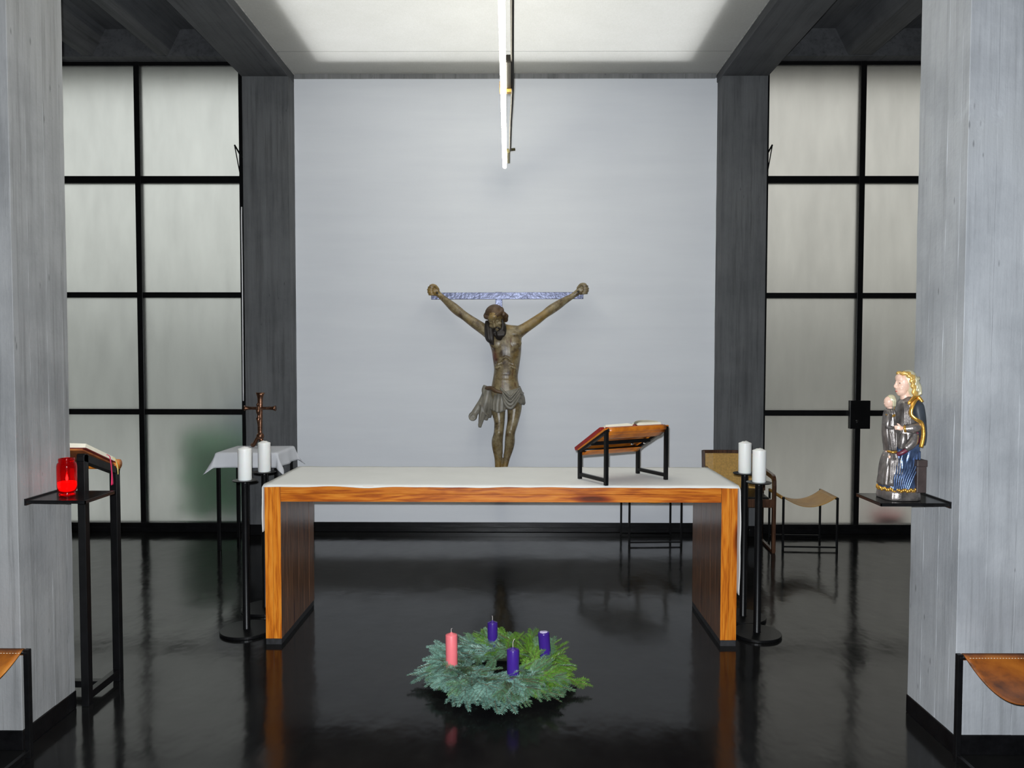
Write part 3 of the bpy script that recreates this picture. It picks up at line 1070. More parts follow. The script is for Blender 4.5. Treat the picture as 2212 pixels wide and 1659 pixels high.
# ================================================================== credence table, cloth and bronze crucifix
TX, TY, TH = -2.285, 6.615, .832
CT = thing('side_table', 'small black steel side table under a white cloth beside the column', 'side table', (TX, TY, 0))
tw, td = .245, .225
for sx in (-1, 1):
    for sy in (-1, 1):
        bm = NB(); bx2(bm, (sx * tw - .014, sy * td - .014, 0), (sx * tw + .014, sy * td + .014, TH - .02), .002)
        obj('leg', bm, M['steel'], CT)
bm = NB()
bx2(bm, (-tw - .014, -td - .014, TH - .022), (tw + .014, td + .014, TH), .003)
obj('tabletop', bm, M['steel'], CT)
bm = NB()
n = 44
a_, b_c = tw + .016, td + .016
ov = .135
g = []
for j in range(n + 1):
    row = []
    for i in range(n + 1):
        u = -(a_ + ov) + 2 * (a_ + ov) * i / n
        v = -(b_c + ov) + 2 * (b_c + ov) * j / n
        ou, ovv = max(0, abs(u) - a_), max(0, abs(v) - b_c)
        su, sv = (1 if u > 0 else -1), (1 if v > 0 else -1)
        d = math.hypot(ou, ovv)
        fl_ = .10 + .42 * min(ou, ovv) / ov
        x = su * (min(abs(u), a_) + ou * (.06 + fl_) * (1 if ou else 0))
        y = sv * (min(abs(v), b_c) + ovv * (.06 + fl_))
        z = TH + .004 - d * .93 if d else TH + .004
        wv = .010 * math.sin(u * 21 + 1) * (1 if ovv > ou else 0) + .010 * math.sin(v * 23 + 2) * (1 if ou >= ovv else 0)
        if ovv > 0 and ovv > ou: y += sv * (.004 + wv * min(1, d / ov))
        if ou > 0 and ou >= ovv: x += su * (.004 + wv * min(1, d / ov))
        row.append(bm.verts.new((x, y, z)))
    g.append(row)
for j in range(n):
    for i in range(n):
        bm.faces.new((g[j][i], g[j][i + 1], g[j + 1][i + 1], g[j + 1][i]))
solid(bm, .002)
o = obj('side_table_cloth', bm, M['linen_thin'], None, True, (TX, TY, 0))
tag(o, 'thin white square cloth with hanging corners on the small side table', 'tablecloth')

BC = thing('bronze_crucifix', 'small bronze crucifix with flared ends standing on the white side table', 'crucifix', (-2.285, 6.68, TH + .0065))
def flared(bm, p, q, r0, r1, flare0, flare1, n=14):
    p, q = Vector(p), Vector(q)
    pts, rs = [], []
    for k in range(17):
        f = k / 16
        r = r0 + (r1 - r0) * f
        if flare0: r += flare0 * max(0, 1 - f / .16) ** 2
        if flare1: r += flare1 * max(0, 1 - (1 - f) / .16) ** 2
        pts.append(p + (q - p) * f); rs.append(r)
    tube(bm, pts, rs, n, .7)
bm = NB(); flared(bm, (.012, 0, .10), (.018, 0, .490), .020, .024, 0, .018)
for k in range(20):
    pass
obj('upright', bm, M['bronze'], BC, True)
bm = NB(); flared(bm, (-.122, 0, .352), (.152, 0, .352), .019, .019, .016, .016)
obj('crossarm', bm, M['bronze'], BC, True)
bm = NB()
tube(bm, smooth_path([(-.062, .03, .023), (-.045, .01, .03), (-.02, 0, .07), (.012, 0, .115)], 5), interp([.022, .017, .016, .02], 5), 10)
tube(bm, smooth_path([(.07, -.03, .023), (.05, -.02, .03), (.03, -.005, .06), (.012, 0, .115)], 5), interp([.022, .017, .016, .02], 5), 10)
tube(bm, smooth_path([(.03, .06, .023), (.02, .03, .03), (.012, 0, .115)], 5), interp([.022, .017, .02], 5), 10)
ell(bm, (.014, 0, .105), (.034, .03, .034))
obj('foot', bm, M['bronze'], BC, True)
bm = NB()
ell(bm, (.006, -.030, .385), (.013, .014, .017))
tube(bm, smooth_path([(.01, -.03, .365), (.012, -.034, .33), (.014, -.030, .29), (.012, -.034, .25), (.014, -.028, .19)], 4), interp([.012, .021, .014, .016, .008], 4), 10)
for s in (-1, 1):
    tube(bm, smooth_path([(.012, -.028, .345), (.012 + s * .05, -.026, .352), (.012 + s * .105, -.022, .366)], 4), interp([.009, .008, .006], 4), 8)
ell(bm, (.012, -.033, .262), (.021, .015, .02))
remeshed('figure', bm, .004, M['bronze'], BC, 2)

# ================================================================== ambo behind the window-side pillar
AM = thing('reading_desk', 'tall black steel reading desk with sloping leather top behind the concrete pillar', 'lectern', (-2.285, 3.665, 0))
aw, ad, s = .252, .140, .036
za, zb_ = 1.195, 1.085
for sx in (-1, 1):
    for y, z in ((-ad, za), (ad, zb_)):
        bm = NB(); bx2(bm, (sx * aw - s / 2, y - s / 2, 0), (sx * aw + s / 2, y + s / 2, z), .002)
        obj('post', bm, M['steel'], AM)
    bm = NB(); bx2(bm, (sx * aw - s / 2 + .002, -ad + s / 2, .028), (sx * aw + s / 2 - .002, ad - s / 2, .064), .002)
    obj('foot_rail', bm, M['steel'], AM)
    bm = NB(); bar(bm, (sx * aw, -ad - .018, za - .012), (sx * aw, ad + .018, zb_ - .016), s, s, (0, 0, 1), .002)
    obj('top_rail', bm, M['steel'], AM)
bm = NB(); bx2(bm, (-aw, -.018, .030), (aw, .018, .062), .002)
obj('foot_crossbar', bm, M['steel'], AM)
asl = (zb_ - za) / (2 * ad)
bm = NB()
prof = [(-ad - .03, za + .018 - asl * -.03 - .004)]
for k in range(11):
    y = -ad - .02 + (2 * ad + .03) * k / 10
    prof.append((y, za + asl * (y + ad) + .012))
g = []
for y, z in prof[1:]:
    g.append((y, z))
rings = []
for x in (-aw - .01, aw + .012):
    rings.append([Vector((x, y, z + .008)) for y, z in g] + [Vector((x, y, z)) for y, z in reversed(g)])
skin_rings(bm, rings)
obj('leather_top', bm, M['leather_under'], AM)
bm = NB(); tube(bm, [(-aw - .014, ad + .008, zb_ + .022), (aw + .020, ad + .008, zb_ + .022)], .030, 12, .85)
obj('leather_roll', bm, M['leather_stand'], AM, True)
tl = math.atan2(zb_ - za, 2 * ad)
nrm = Vector((0, -math.sin(tl), math.cos(tl)))
cw = Vector((-2.285 + .06, 3.665 - .022, 0)) + Vector((0, 0, za + asl * (ad - .022) + .021)) + nrm * .002
B2 = open_book('open_book', 'open book with maroon cover and ribbons on the reading desk behind the pillar', cw, 0, tl, .42, .275, M['book_maroon'], .026, False)
for y, mt, L, tw_ in ((.055, M['ribbon_pink'], .125, .5), (.115, M['ribbon_yellow'], .06, .4)):
    bm = NB()
    rx = Matrix.Rotation(tl, 3, 'X')
    p0 = rx @ Vector((.16, y - .03, .028)); p1 = rx @ Vector((.214, y, .018)); p2 = rx @ Vector((.232, y, -.006))
    path = smooth_path([p0, p1, p2, (p2.x + .004, p2.y + .004, p2.z - L * .5), (p2.x + .004, p2.y + .006, p2.z - L)], 5)
    wd = interp([.004, .004, .004, .006, .012 if L > .1 else .004], 5)
    g = [[bm.verts.new(p + Vector((0, -ww, 0))), bm.verts.new(p + Vector((0, ww, 0)))] for p, ww in zip(path, wd)]
    for a, b in zip(g, g[1:]):
        bm.faces.new((a[0], a[1], b[1], b[0]))
    solid(bm, .001)
    obj('ribbon', bm, mt, B2, True)

# ================================================================== wall shelves on the pillars
def shelf(name_label, x_wall, s, y0, y1, zt, dep):
    t = thing('wall_shelf', name_label, 'shelf', (x_wall, (y0 + y1) / 2, zt), 0, 'black sheet shelves fixed to the pillars')
    h = (y1 - y0) / 2
    bm = NB(); bx2(bm, (0, -h, -.004), (s * dep, h, 0), .0012)
    obj('plate', bm, M['steel_gloss'], t)
    bm = NB()
    bx2(bm, (s * .002, -h, -.014), (s * dep, -h + .004, -.002)); bx2(bm, (s * .002, h - .004, -.014), (s * dep, h, -.002))
    bx2(bm, (s * (dep - .004), -h, -.014), (s * dep, h, -.002))
    obj('lip', bm, M['steel_gloss'], t)
    bm = NB(); bx2(bm, (-s * .004, -h, -.022), (s * .004, h, .006))
    obj('wall_bracket', bm, M['steel_gloss'], t)
    return t
shelf('black metal shelf with a red votive jar, fixed to the window-side pillar', -2.067, 1, 3.157, 3.392, 1.048, .255)
shelf('black metal shelf carrying the painted statue, fixed to the door-side pillar', 1.819, -1, 3.172, 3.408, 1.043, .292)

# red votive light
VJ = thing('votive_light', 'red glass votive jar with burning candle on the black pillar shelf', 'candle', (-1.957, 3.272, 1.0485))
bm = NB()
po = [(.026, 0), (.033, .001), (.0335, .010), (.030, .014), (.0385, .026), (.0400, .040), (.0400, .128), (.0375, .140), (.0310, .147), (.0325, .150), (.0325, .160), (.0315, .162)]
pi2 = [(.0298, .160), (.0298, .148), (.0355, .138), (.0378, .126), (.0378, .040), (.034, .026), (.027, .016), (.002, .012)]
lathe(bm, po + pi2, 32)
obj('jar', bm, M['red_glass'], VJ, True)
bm = NB(); lathe(bm, [(.003, .014), (.026, .018), (.034, .030), (.0374, .042), (.0374, .058), (.030, .060), (.004, .058)], 28)
obj('wax', bm, M['red_wax'], VJ, True)
bm = NB(); lathe(bm, [(.001, .062), (.0045, .068), (.0052, .074), (.003, .084), (.0006, .092)], 12)
obj('flame', bm, M['flame'], VJ, True)

# ================================================================== sling stools
def make_stool(label, loc, rot, leather, group, W=.452, D=.425, H=.452, sag=.095, r=.0085, rodover=.0):
    """rods run along local y, the leather sags between them (local x)"""
    t = thing('sling_stool', label, 'stool', loc, rot, group)
    hw, hd = W / 2, D / 2
    for sx in (-1, 1):
        for sy in (-1, 1):
            bm = NB(); bx2(bm, (sx * hw - r, sy * hd - r, 0), (sx * hw + r, sy * hd + r, H), .0015)
            obj('leg', bm, M['steel'], t)
        bm = NB(); tube(bm, [(sx * hw, -hd - .004, H - .012), (sx * hw, hd + .004, H - .012)], .011, 10)
        obj('rod', bm, M['steel'], t, True)
    for sy in (-1, 1):
        bm = NB(); bx2(bm, (-hw, sy * hd - r * .8, .018), (hw, sy * hd + r * .8, .018 + 2 * r * .8), .0015)
        obj('stretcher', bm, M['steel'], t)
    bm = NB()
    prof = []
    # wrap round left rod, sag, wrap round right rod
    for k in range(6):
        a = -PI / 2 - PI * .95 * k / 5
        prof.append((-hw + .0145 * math.cos(a), H - .012 + .0145 * math.sin(a)))
    N = 26
    for k in range(N + 1):
        f = k / N
        x = -hw + W * f
        prof.append((x, H + .0035 - sag * (1 - (2 * f - 1) ** 2)))
    for k in range(6):
        a = PI / 2 - PI * .95 * k / 5
        prof.append((hw + .0145 * math.cos(a), H - .012 + .0145 * math.sin(a)))
    g = []
    ny = 14
    for j in range(ny + 1):
        y = -hd + .014 + (D - .028) * j / ny
        row = []
        for i, (x, z) in enumerate(prof):
            f = (x + hw) / W
            e = (1 - (2 * f - 1) ** 2) if 0 < f < 1 else 0
            yy = y + (.012 * e * (1 if j == 0 else (-1 if j == ny else 0)))
            row.append(bm.verts.new((x, yy, z + .004 * e * math.cos(j / ny * 2 * PI))))
        g.append(row)
    for a, b in zip(g, g[1:]):
        for i in range(len(prof) - 1):
            bm.faces.new((a[i], a[i + 1], b[i + 1], b[i]))
    bmesh.ops.recalc_face_normals(bm, faces=bm.faces)
    solid(bm, .0035)
    seat = obj('leather_seat', bm, leather, t, True)
    bm = NB()
    for sx in (-1, 1):
        for k in range(34):
            y = -hd + .02 + (D - .04) * k / 34
            f = .022 / W
            z = H + .0035 - sag * (1 - (1 - 2 * f) ** 2) + .003
            bx(bm, (sx * (hw - .022), y, z + .001), (.0014, .0065, .0016))
    so = obj('stitching', bm, M['stitch'], seat)
    so['kind'] = 'stuff'
    return t
SG = 'low leather sling stools on black steel frames'
make_stool('yellowed leather sling stool standing alone before the glass door', (2.520, 6.672, 0), R(-3), M['leather_y'], SG)
make_stool('sling stool behind the altar, only its thin black legs showing beneath the tabletop', (1.205, 6.80, 0), R(3), M['leather_y'], SG, W=.46, D=.38)
make_stool('sling stool with stained tan leather seat before the pillar below the statue', (2.03, 2.845, 0), PI / 2 + R(.5), M['leather_dark'], SG, W=.43, D=.452, sag=.082, r=.0105, H=.448)
make_stool('sling stool with orange leather seat before the pillar below the votive shelf', (-2.235, 2.845, 0), PI / 2, M['leather_o'], SG, W=.43, D=.452, sag=.082, r=.0105, H=.452)

# ================================================================== cane armchair
def armchair():
    t = thing('cane_armchair', 'dark wooden armchair with woven cane back beside the dark column', 'chair', (1.93, 6.60, 0), R(-5))
    hw = .262
    yf, yb_ = -.235, .215
    for sx in (-1, 1):
        x = sx * (hw - .012)
        # one bent-wood loop: front leg, arm and runner
        path = smooth_path([(x, yf, .012), (x, yf + .002, .30), (x, yf - .002, .57)], 4) + smooth_path([(x, yf + .004, .610), (x, yf + .022, .632), (x, yf + .05, .640)], 4) + smooth_path([(x, .0, .645), (x, .17, .650)], 3)
        bm = NB()
        fr = path
        for p, q in zip(fr, fr[1:]):
            pass
        rings = []
        F_ = frames(fr)
        for p, a, b in F_:
            tgt = a.cross(b)
            xx = Vector((1, 0, 0)); yy = tgt.cross(xx).normalized()
            rings.append([p + xx * sa * .014 + yy * sb * .019 for sa, sb in ((-1, -1), (1, -1), (1, 1), (-1, 1))])
        skin_rings(bm, rings)
        obj('front_leg_and_arm', bm, M['rosewood'], t)
        bm = NB(); bx2(bm, (x - .013, yf - .015, 0), (x + .013, yb_ + .02, .022), .003)
        obj('runner', bm, M['rosewood'], t)
        bm = NB(); bar(bm, (x, yb_ - .01, .02), (x, yb_ + .02, .62), .026, .03, (0, 1, 0), .003)
        obj('back_leg', bm, M['rosewood'], t)
    bm = NB(); bx2(bm, (-hw + .01, yf - .012, .385), (hw - .01, yf + .014, .455), .004)
    obj('front_rail', bm, M['rosewood'], t)
    for sx in (-1, 1):
        bm = NB(); bx2(bm, (sx * (hw - .04) - .012, yf, .39), (sx * (hw - .04) + .012, yb_, .45), .004)
        obj('side_rail', bm, M['rosewood'], t)
    bm = NB(); bx2(bm, (-hw + .045, yf + .016, .442), (hw - .045, yb_ - .01, .468), .012)
    obj('seat', bm, M['steel'], t, False)
    # tilted back frame with woven panel
    def pt(u, h):      # u across -1..1, h up the back
        return Vector((u, yb_ - .005 + .055 * (h - .42) / .38 + .02 * (u / hw) ** 2 * -1, h))
    z0, z1 = .455, .805
    bx_ = hw + .0
    bm = NB()
    for a, b in ((( -bx_, z0), (-bx_, z1)), ((bx_, z0), (bx_, z1))):
        bar(bm, pt(*a), pt(*b), .03, .024, (0, 1, 0), .004)
    obj('back_stile', bm, M['rosewood'], t)
    bm = NB()
    for h in (z0, z1 - .012):
        ps = [pt(-bx_ + 2 * bx_ * k / 10, h) for k in range(11)]
        rings = [[p + Vector((0, sy * .012, sz * .014)) for sy, sz in ((-1, -1), (1, -1), (1, 1), (-1, 1))] for p in ps]
        skin_rings(bm, rings)
    obj('back_rail', bm, M['rosewood'], t)
    bm = NB()
    sz, r = .0137, .0022
    nu = int(2 * (bx_ - .02) / sz)
    nv = int((z1 - z0 - .04) / sz)
    for i in range(nu + 1):
        u = -bx_ + .02 + i * sz
        for d in (0, .0040):
            tube(bm, [pt(u + d, z0 + .01), pt(u + d, z1 - .02)], .0016, 4, 1, False)
    for j in range(nv + 1):
        h = z0 + .02 + j * sz
        for d in (0, .0040):
            tube(bm, [pt(-bx_ + .012 + (2 * bx_ - .024) * k / 6, h + d) - Vector((0, .001, 0)) for k in range(7)], .0016, 4, 1, False)
    for i in range(-nv, nu + 1):
        for sgn in (1, -1):
            pts = []
            for k in range(nv + 1):
                u = -bx_ + .025 + (i + (k if sgn > 0 else nv - k)) * sz
                if -bx_ + .014 <= u <= bx_ - .014:
                    pts.append((u, z0 + .025 + k * sz))
            if len(pts) > 2:
                tube(bm, [pt(*pts[0]), pt(*pts[len(pts) // 2]), pt(*pts[-1])], .0011, 4, 1, False)
    pc = obj('cane_panel', bm, M['cane'], t)
    pc['kind'] = 'stuff'
    return t
M['cane'] = plain('yellow_cane', (0.66, 0.41, 0.12), 0.45, 0, 0.2, 60)
armchair()

# ================================================================== fluorescent lamp
LP = thing('ceiling_lamp', 'long bare white fluorescent tube hanging below the ceiling', 'lamp', (-.109, 6.60, 3.28), R(.67))
bm = NB()
L = 4.1
tube(bm, [(0, 0, 0), (0, -.004, 0), (0, -.012, 0), (0, -L + .01, 0), (0, -L, 0)], [.006, .013, .0165, .0165, .012], 16)
obj('tube', bm, M['tube'], LP, True)
bm = NB(); bx2(bm, (.018, -2.3, .014), (.050, -1.85, .058), .004)
obj('ballast_box', bm, M['lamp_dark'], LP)
bm = NB()
bx2(bm, (-.024, -1.88, -.004), (-.019, -1.84, .06), .001); bx2(bm, (.019, -1.88, -.004), (.05, -1.84, .03), .001)
bx2(bm, (-.024, -1.88, .022), (.05, -1.84, .028), .001)
obj('tube_clip', bm, M['brass'], LP)
bm = NB(); tube(bm, smooth_path([(.044, -L, .03), (.048, -3.1, .034), (.052, -2.4, .026), (.056, -1.8, .03), (.048, -1.1, .028), (.045, -.45, .022)], 5), .0095, 10)
obj('cord', bm, M['lamp_dark'], LP, True)
bm = NB()
tube(bm, smooth_path([(.045, -.47, .022), (.05, -.44, .03), (.085, -.43, .036)], 4), [.011] * 9, 8)
bx2(bm, (.018, -.46, -.002), (.046, -.13, .034), .005)
obj('end_holder', bm, M['olive'], LP)
bm = NB()
for y in (-3.95, -3.4):
    tube(bm, [(.035, y, .03), (.035, y, .974)], .006, 8)
obj('hanger', bm, M['lamp_dark'], LP)
bm = NB(); tube(bm, [(.0, -L, 0), (.0, -L - .03, 0)], .02, 12); bx2(bm, (-.015, -L - .03, 0), (.05, -L, .06))
obj('end_holder', bm, M['olive'], LP)

# ================================================================== large crucifix on the altar wall
CR = thing('crucifix', 'large carved crucifix figure hung on a hammered metal cross before the white wall', 'crucifix', (-.1675, 6.97, 2.20))
K = 922.0
def q(cx, cy, y=0.0):
    return Vector((cx / K - .7385, y, .202 - cy / K))
bm = NB(); bar(bm, q(110, 185, .0), q(1394, 179, .0), .016, .063, (0, 0, 1), .003)
obj('crossbar', bm, M['hammered'], CR)
bm = NB(); bx2(bm, (-.032, .004, -1.78), (.032, .020, .04), .003)
obj('upright', bm, M['hammered'], CR)
bm = NB()
for z in (-.25, -1.4):
    tube(bm, [(0, .015, z), (0, .135, z)], .016, 12)
obj('wall_mount', bm, M['iron_nail'], CR, True)

bm = NB()
# trunk
sec = [(470, 735, 105, .070), (500, 735, 140, .088), (560, 733, 139, .104), (640, 746, 124, .113), (720, 748, 114, .108), (800, 747, 103, .094), (870, 739, 103, .090), (940, 739, 116, .098), (1020, 742, 130, .106), (1090, 744, 132, .100), (1130, 744, 112, .085)]
cyv = interp([s[0] for s in sec], 3); cxv = interp([s[1] for s in sec], 3); hwv = interp([s[2] for s in sec], 3); dv = interp([s[3] for s in sec], 3)
rings = []
for cy, cx, hw_, d in zip(cyv, cxv, hwv, dv):
    c = q(cx, cy, -.10)
    r = []
    for i in range(28):
        a = 2 * PI * i / 28
        ca, sa = math.cos(a), math.sin(a)
        r.append(c + Vector((math.copysign(abs(ca) ** .85, ca) * hw_ / K, math.copysign(abs(sa) ** .85, sa) * d, 0)))
    rings.append(r)
skin_rings(bm, rings)
def limb(pts, rad, n=14):
    P_ = smooth_path([q(*p) for p in pts], 5)
    tube(bm, P_, interp([r / K for r in rad], 5), n)
limb([(660, 535, -.11), (580, 482, -.115), (480, 415, -.105), (400, 358, -.10), (345, 318, -.09), (300, 280, -.08), (245, 232, -.065), (192, 186, -.05), (160, 156, -.055)], [66, 50, 43, 37, 40, 39, 30, 24, 27])
limb([(815, 510, -.11), (885, 467, -.115), (985, 400, -.105), (1060, 345, -.10), (1110, 308, -.09), (1170, 268, -.08), (1235, 225, -.065), (1300, 186, -.05), (1352, 148, -.055)], [62, 46, 40, 35, 39, 38, 30, 24, 27])
limb([(672, 1040, -.10), (678, 1130, -.115), (689, 1230, -.14), (684, 1325, -.165), (672, 1395, -.145), (674, 1455, -.13), (681, 1540, -.12), (682, 1620, -.115), (690, 1690, -.115)], [70, 62, 45, 41, 47, 45, 34, 30, 29])
limb([(812, 1040, -.10), (814, 1130, -.115), (802, 1230, -.14), (781, 1325, -.165), (777, 1395, -.145), (770, 1455, -.13), (750, 1540, -.125), (733, 1620, -.125), (712, 1700, -.13)], [68, 60, 47, 40, 42, 38, 28, 25, 25])
# knees, chest, belly, ribs
for cx in (686, 778):
    ell(bm, q(cx, 1322, -.190), (.030, .022, .034))
for s, cx in ((-1, 680), (1, 805)):
    ell(bm, q(cx, 585, -.172), (.075, .034, .062))
    ell(bm, q(cx, 505, -.165), (.07, .022, .02), Matrix.Rotation(s * .15, 3, 'Y'))
    for k in range(4):
        tube(bm, smooth_path([q(742 + s * (18 + 10 * k), 700 + 26 * k, -.205 + .004 * k), q(742 + s * (64 + 6 * k), 712 + 27 * k, -.192), q(742 + s * (94 - 3 * k), 700 + 30 * k, -.11)], 4), .0075, 6)
    tube(bm, smooth_path([q(742, 696, -.210), q(742 + s * 40, 722, -.206), q(742 + s * 88, 790, -.178)], 4), .0095, 6)
tube(bm, [q(738, 600, -.198), q(741, 700, -.207)], .008, 6)
ell(bm, q(740, 865, -.165), (.080, .030, .062))
# fists
for s, hx, hy in ((-1, 150, 146), (1, 1368, 135)):
    ell(bm, q(hx, hy, -.058), (.040, .022, .042), Matrix.Rotation(s * .6, 3, 'Y'))
    for k in range(4):
        z = hy - 30 + 20 * k
        kx = [40, 47, 45, 36][k]
        tube(bm, smooth_path([q(hx - s * 6, z + 4, -.058), q(hx + s * kx, z, -.052), q(hx + s * (kx + 13), z + 1, -.072), q(hx + s * (kx - 2), z + 2, -.092), q(hx + s * (kx - 30), z + 4, -.090)], 4), [.0098] * 17, 8)
    tube(bm, smooth_path([q(hx - s * 30, hy - 8, -.066), q(hx - s * 6, hy - 40, -.082), q(hx + s * 22, hy - 46, -.090), q(hx + s * 40, hy - 36, -.094)], 4), [.012] * 13, 8)
# feet, one over the other
for cx, y0, y1, x1 in ((692, -.115, -.14, 700), (712, -.14, -.185, 702)):
    tube(bm, smooth_path([q(cx, 1680, y0), q(cx + 2, 1740, y0 - .02), q(x1, 1800, y1 - .01), q(x1, 1850, y1 - .015)], 4), interp([.030, .036, .036, .026], 4), 12, .8)
    for k in range(5):
        tube(bm, [q(x1 - 26 + 13 * k, 1838, y1 - .02), q(x1 - 28 + 14 * k, 1872 - abs(k - 1) * 4, y1 - .02)], .0095 if k else .012, 8)
# neck and head
ell(bm, q(790, 492, -.115), (.085, .060, .040)); tube(bm, smooth_path([q(690, 455, -.13), q(760, 470, -.115), q(850, 478, -.112)], 4), interp([.05, .045, .045], 4), 12)
tube(bm, [q(735, 520, -.10), q(700, 455, -.135), q(675, 400, -.16)], [.062, .056, .055], 14)
HM = Matrix.Translation(q(660, 392, -.185)) @ Matrix.Rotation(R(-15), 4, 'Y') @ Matrix.Rotation(R(-14), 4, 'Z') @ Matrix.Rotation(R(17), 4, 'X')
def hv(x, y, z): return HM @ Vector((x, y, z))
HR = HM.to_3x3()
def he(c, r): ell(bm, hv(*c), r, HR)
def ht(pts, rad, n=8): tube(bm, smooth_path([hv(*p) for p in pts], 4), interp(rad, 4), n)
he((0, .015, .035), (.072, .090, .085))
he((0, -.022, -.015), (.061, .066, .088))
he((0, -.040, -.072), (.043, .044, .042))
he((0, -.085, .048), (.044, .014, .028))
ht([(0, -.086, .018), (0, -.099, -.008), (0, -.108, -.030), (0, -.094, -.040)], [.009, .0105, .0135, .010])
for s in (-1, 1):
    ht([(s * .010, -.086, .022), (s * .030, -.083, .030), (s * .050, -.066, .020)], [.007, .008, .006])
    he((s * .029, -.074, .006), (.0165, .013, .0105))
    he((s * .040, -.062, -.024), (.020, .020, .018))
    he((s * .011, -.094, -.034), (.008, .009, .007))
he((0, -.080, -.060), (.020, .010, .006)); he((0, -.078, -.072), (.017, .010, .007)); he((0, -.072, -.095), (.018, .016, .013))
remeshed('body', bm, .0052, M['flesh'], CR, 3)

# hair: cap with twisted band, long lock on one side, curls on the other
bm = NB()
he((0, .030, .058), (.086, .094, .074))
he((0, .060, .0), (.078, .06, .08))
for k in range(2):
    pts = []
    for i in range(41):
        a = 2 * PI * i / 40
        w_ = .0075
        pts.append(hv(.084 * math.cos(a), .012 + .094 * math.sin(a), .062 + .010 * math.sin(a) + w_ * math.sin(11 * a + k * PI)))
    tube(bm, pts, .0125, 8)
for (x, y, z, r) in ((.088, -.01, .030, .026), (.097, .0, .008, .026), (.090, .012, -.012, .022), (.078, .03, -.03, .024)):
    he((x, y, z), (r, r, r))
remeshed('hair', bm, .005, M['hair_brown'], CR, 2)
bm = NB()
for dx, dy, L in ((0, 0, 0), (18, -.014, 10), (-16, .010, -14), (6, .016, 4), (-4, -.018, -6)):
    tube(bm, smooth_path([q(590 + dx * .4, 400, -.16 + dy), q(600 + dx, 450, -.190 + dy), q(606 + dx, 505, -.205 + dy), q(612 + dx, 550, -.215 + dy), q(622 + dx, 592 + L, -.208 + dy)], 5), interp([.012, .020, .024, .021, .007], 5), 8)
remeshed('hair_lock', bm, .005, M['hair_dark'], CR, 1)
bm = NB()
for s in (-1, 1):
    ht([(s * .066, -.035, .0), (s * .062, -.050, -.045), (s * .045, -.068, -.085), (s * .018, -.085, -.112)], [.010, .014, .018, .020])
    ht([(s * .004, -.097, -.046), (s * .020, -.094, -.050), (s * .033, -.082, -.072), (s * .030, -.080, -.1)], [.007, .0085, .010, .010])
    ht([(s * .012, -.080, -.108), (s * .016, -.086, -.140), (s * .010, -.080, -.168)], [.019, .017, .006])
ht([(0, -.082, -.115), (0, -.088, -.150), (0, -.082, -.172)], [.019, .014, .006])
ht([(.05, -.055, -.08), (.052, -.055, -.115), (.046, -.05, -.145)], [.016, .017, .007])
ell(bm, q(700, 508, -.232), (.040, .030, .042)); ell(bm, q(727, 470, -.205), (.024, .034, .055)); ell(bm, q(658, 470, -.222), (.020, .024, .036))
for k in range(5):
    tube(bm, smooth_path([q(676 + 14 * k, 490, -.248), q(680 + 12 * k, 520, -.256), q(684 + 10 * k, 546 - 6 * abs(k - 1), -.244)], 4), interp([.010, .011, .004], 4), 7)
remeshed('beard', bm, .0045, M['hair_dark'], CR, 1)
# loincloth
bm = NB()
g = []
NT, NV = 96, 14
for i in range(NT):
    a = 2 * PI * i / NT                      # 0 = +x, -pi/2 = front
    ca, sa = math.cos(a), math.sin(a)
    front = max(0, -sa)
    topc = 958 - 18 * ca * (-1) * -1 + 18 * front
    hem = 1100 + 10 * front
    xloc = 742 + ca * 140
    if sa < .2:
        if xloc < 735: hem = 1135 + 22 * math.exp(-((xloc - 680) / 40) ** 2)
        elif xloc < 840: hem = 1060 + 40 * (1 - min(1, abs(xloc - 785) / 55))
        else: hem = 1085
    row = []
    for k in range(NV + 1):
        f = k / NV
        cy = topc + (hem - topc) * f
        hwp = 121 + 24 * min(1, f * 1.6) + (12 * f if ca > .5 else 0)
        dp = .106 + .024 * f
        fold = (5.5 if xloc < 740 else 3.0) * min(1, f * 2) * math.cos(a * 24 + 2 * f) 
        rx, ry = (hwp + fold) / K, dp + fold / K
        c = q(742 + 6 * f, cy, -.105)
        row.append(bm.verts.new(c + Vector((ca * rx, sa * ry, 0))))
    g.append(row)
for i in range(NT):
    j = (i + 1) % NT
    for k in range(NV):
        bm.faces.new((g[i][k], g[j][k], g[j][k + 1], g[i][k + 1]))
bmesh.ops.recalc_face_normals(bm, faces=bm.faces)
solid(bm, .006)
lc = obj('loincloth', bm, M['loin'], CR, True)
bm = NB()
for k in range(4):
    d = 30 * k
    tube(bm, smooth_path([q(700 + 4 * k, 950 + d * .3, -.222), q(742, 992 + d, -.240), q(782, 1026 + d, -.246), q(812, 996 + d, -.240), q(850 + 4 * k, 955 + d * .6, -.195)], 6), interp([.012, .016, .017, .016, .012], 6), 8, .6)
for k in range(3):
    tube(bm, smooth_path([q(838, 975 + 40 * k, -.205), q(872, 1005 + 38 * k, -.16), q(884, 1000 + 42 * k, -.10)], 5), .012, 8)
obj('front_swag', bm, M['loin'], lc, True)
bm = NB(); tube(bm, smooth_path([q(585, 960, -.13), q(620, 955, -.185), q(660, 975, -.222), q(715, 990, -.235)], 6), interp([.022, .020, .018, .012], 6), 10)
obj('rolled_edge', bm, M['hair_brown'], lc, True)
bm = NB()
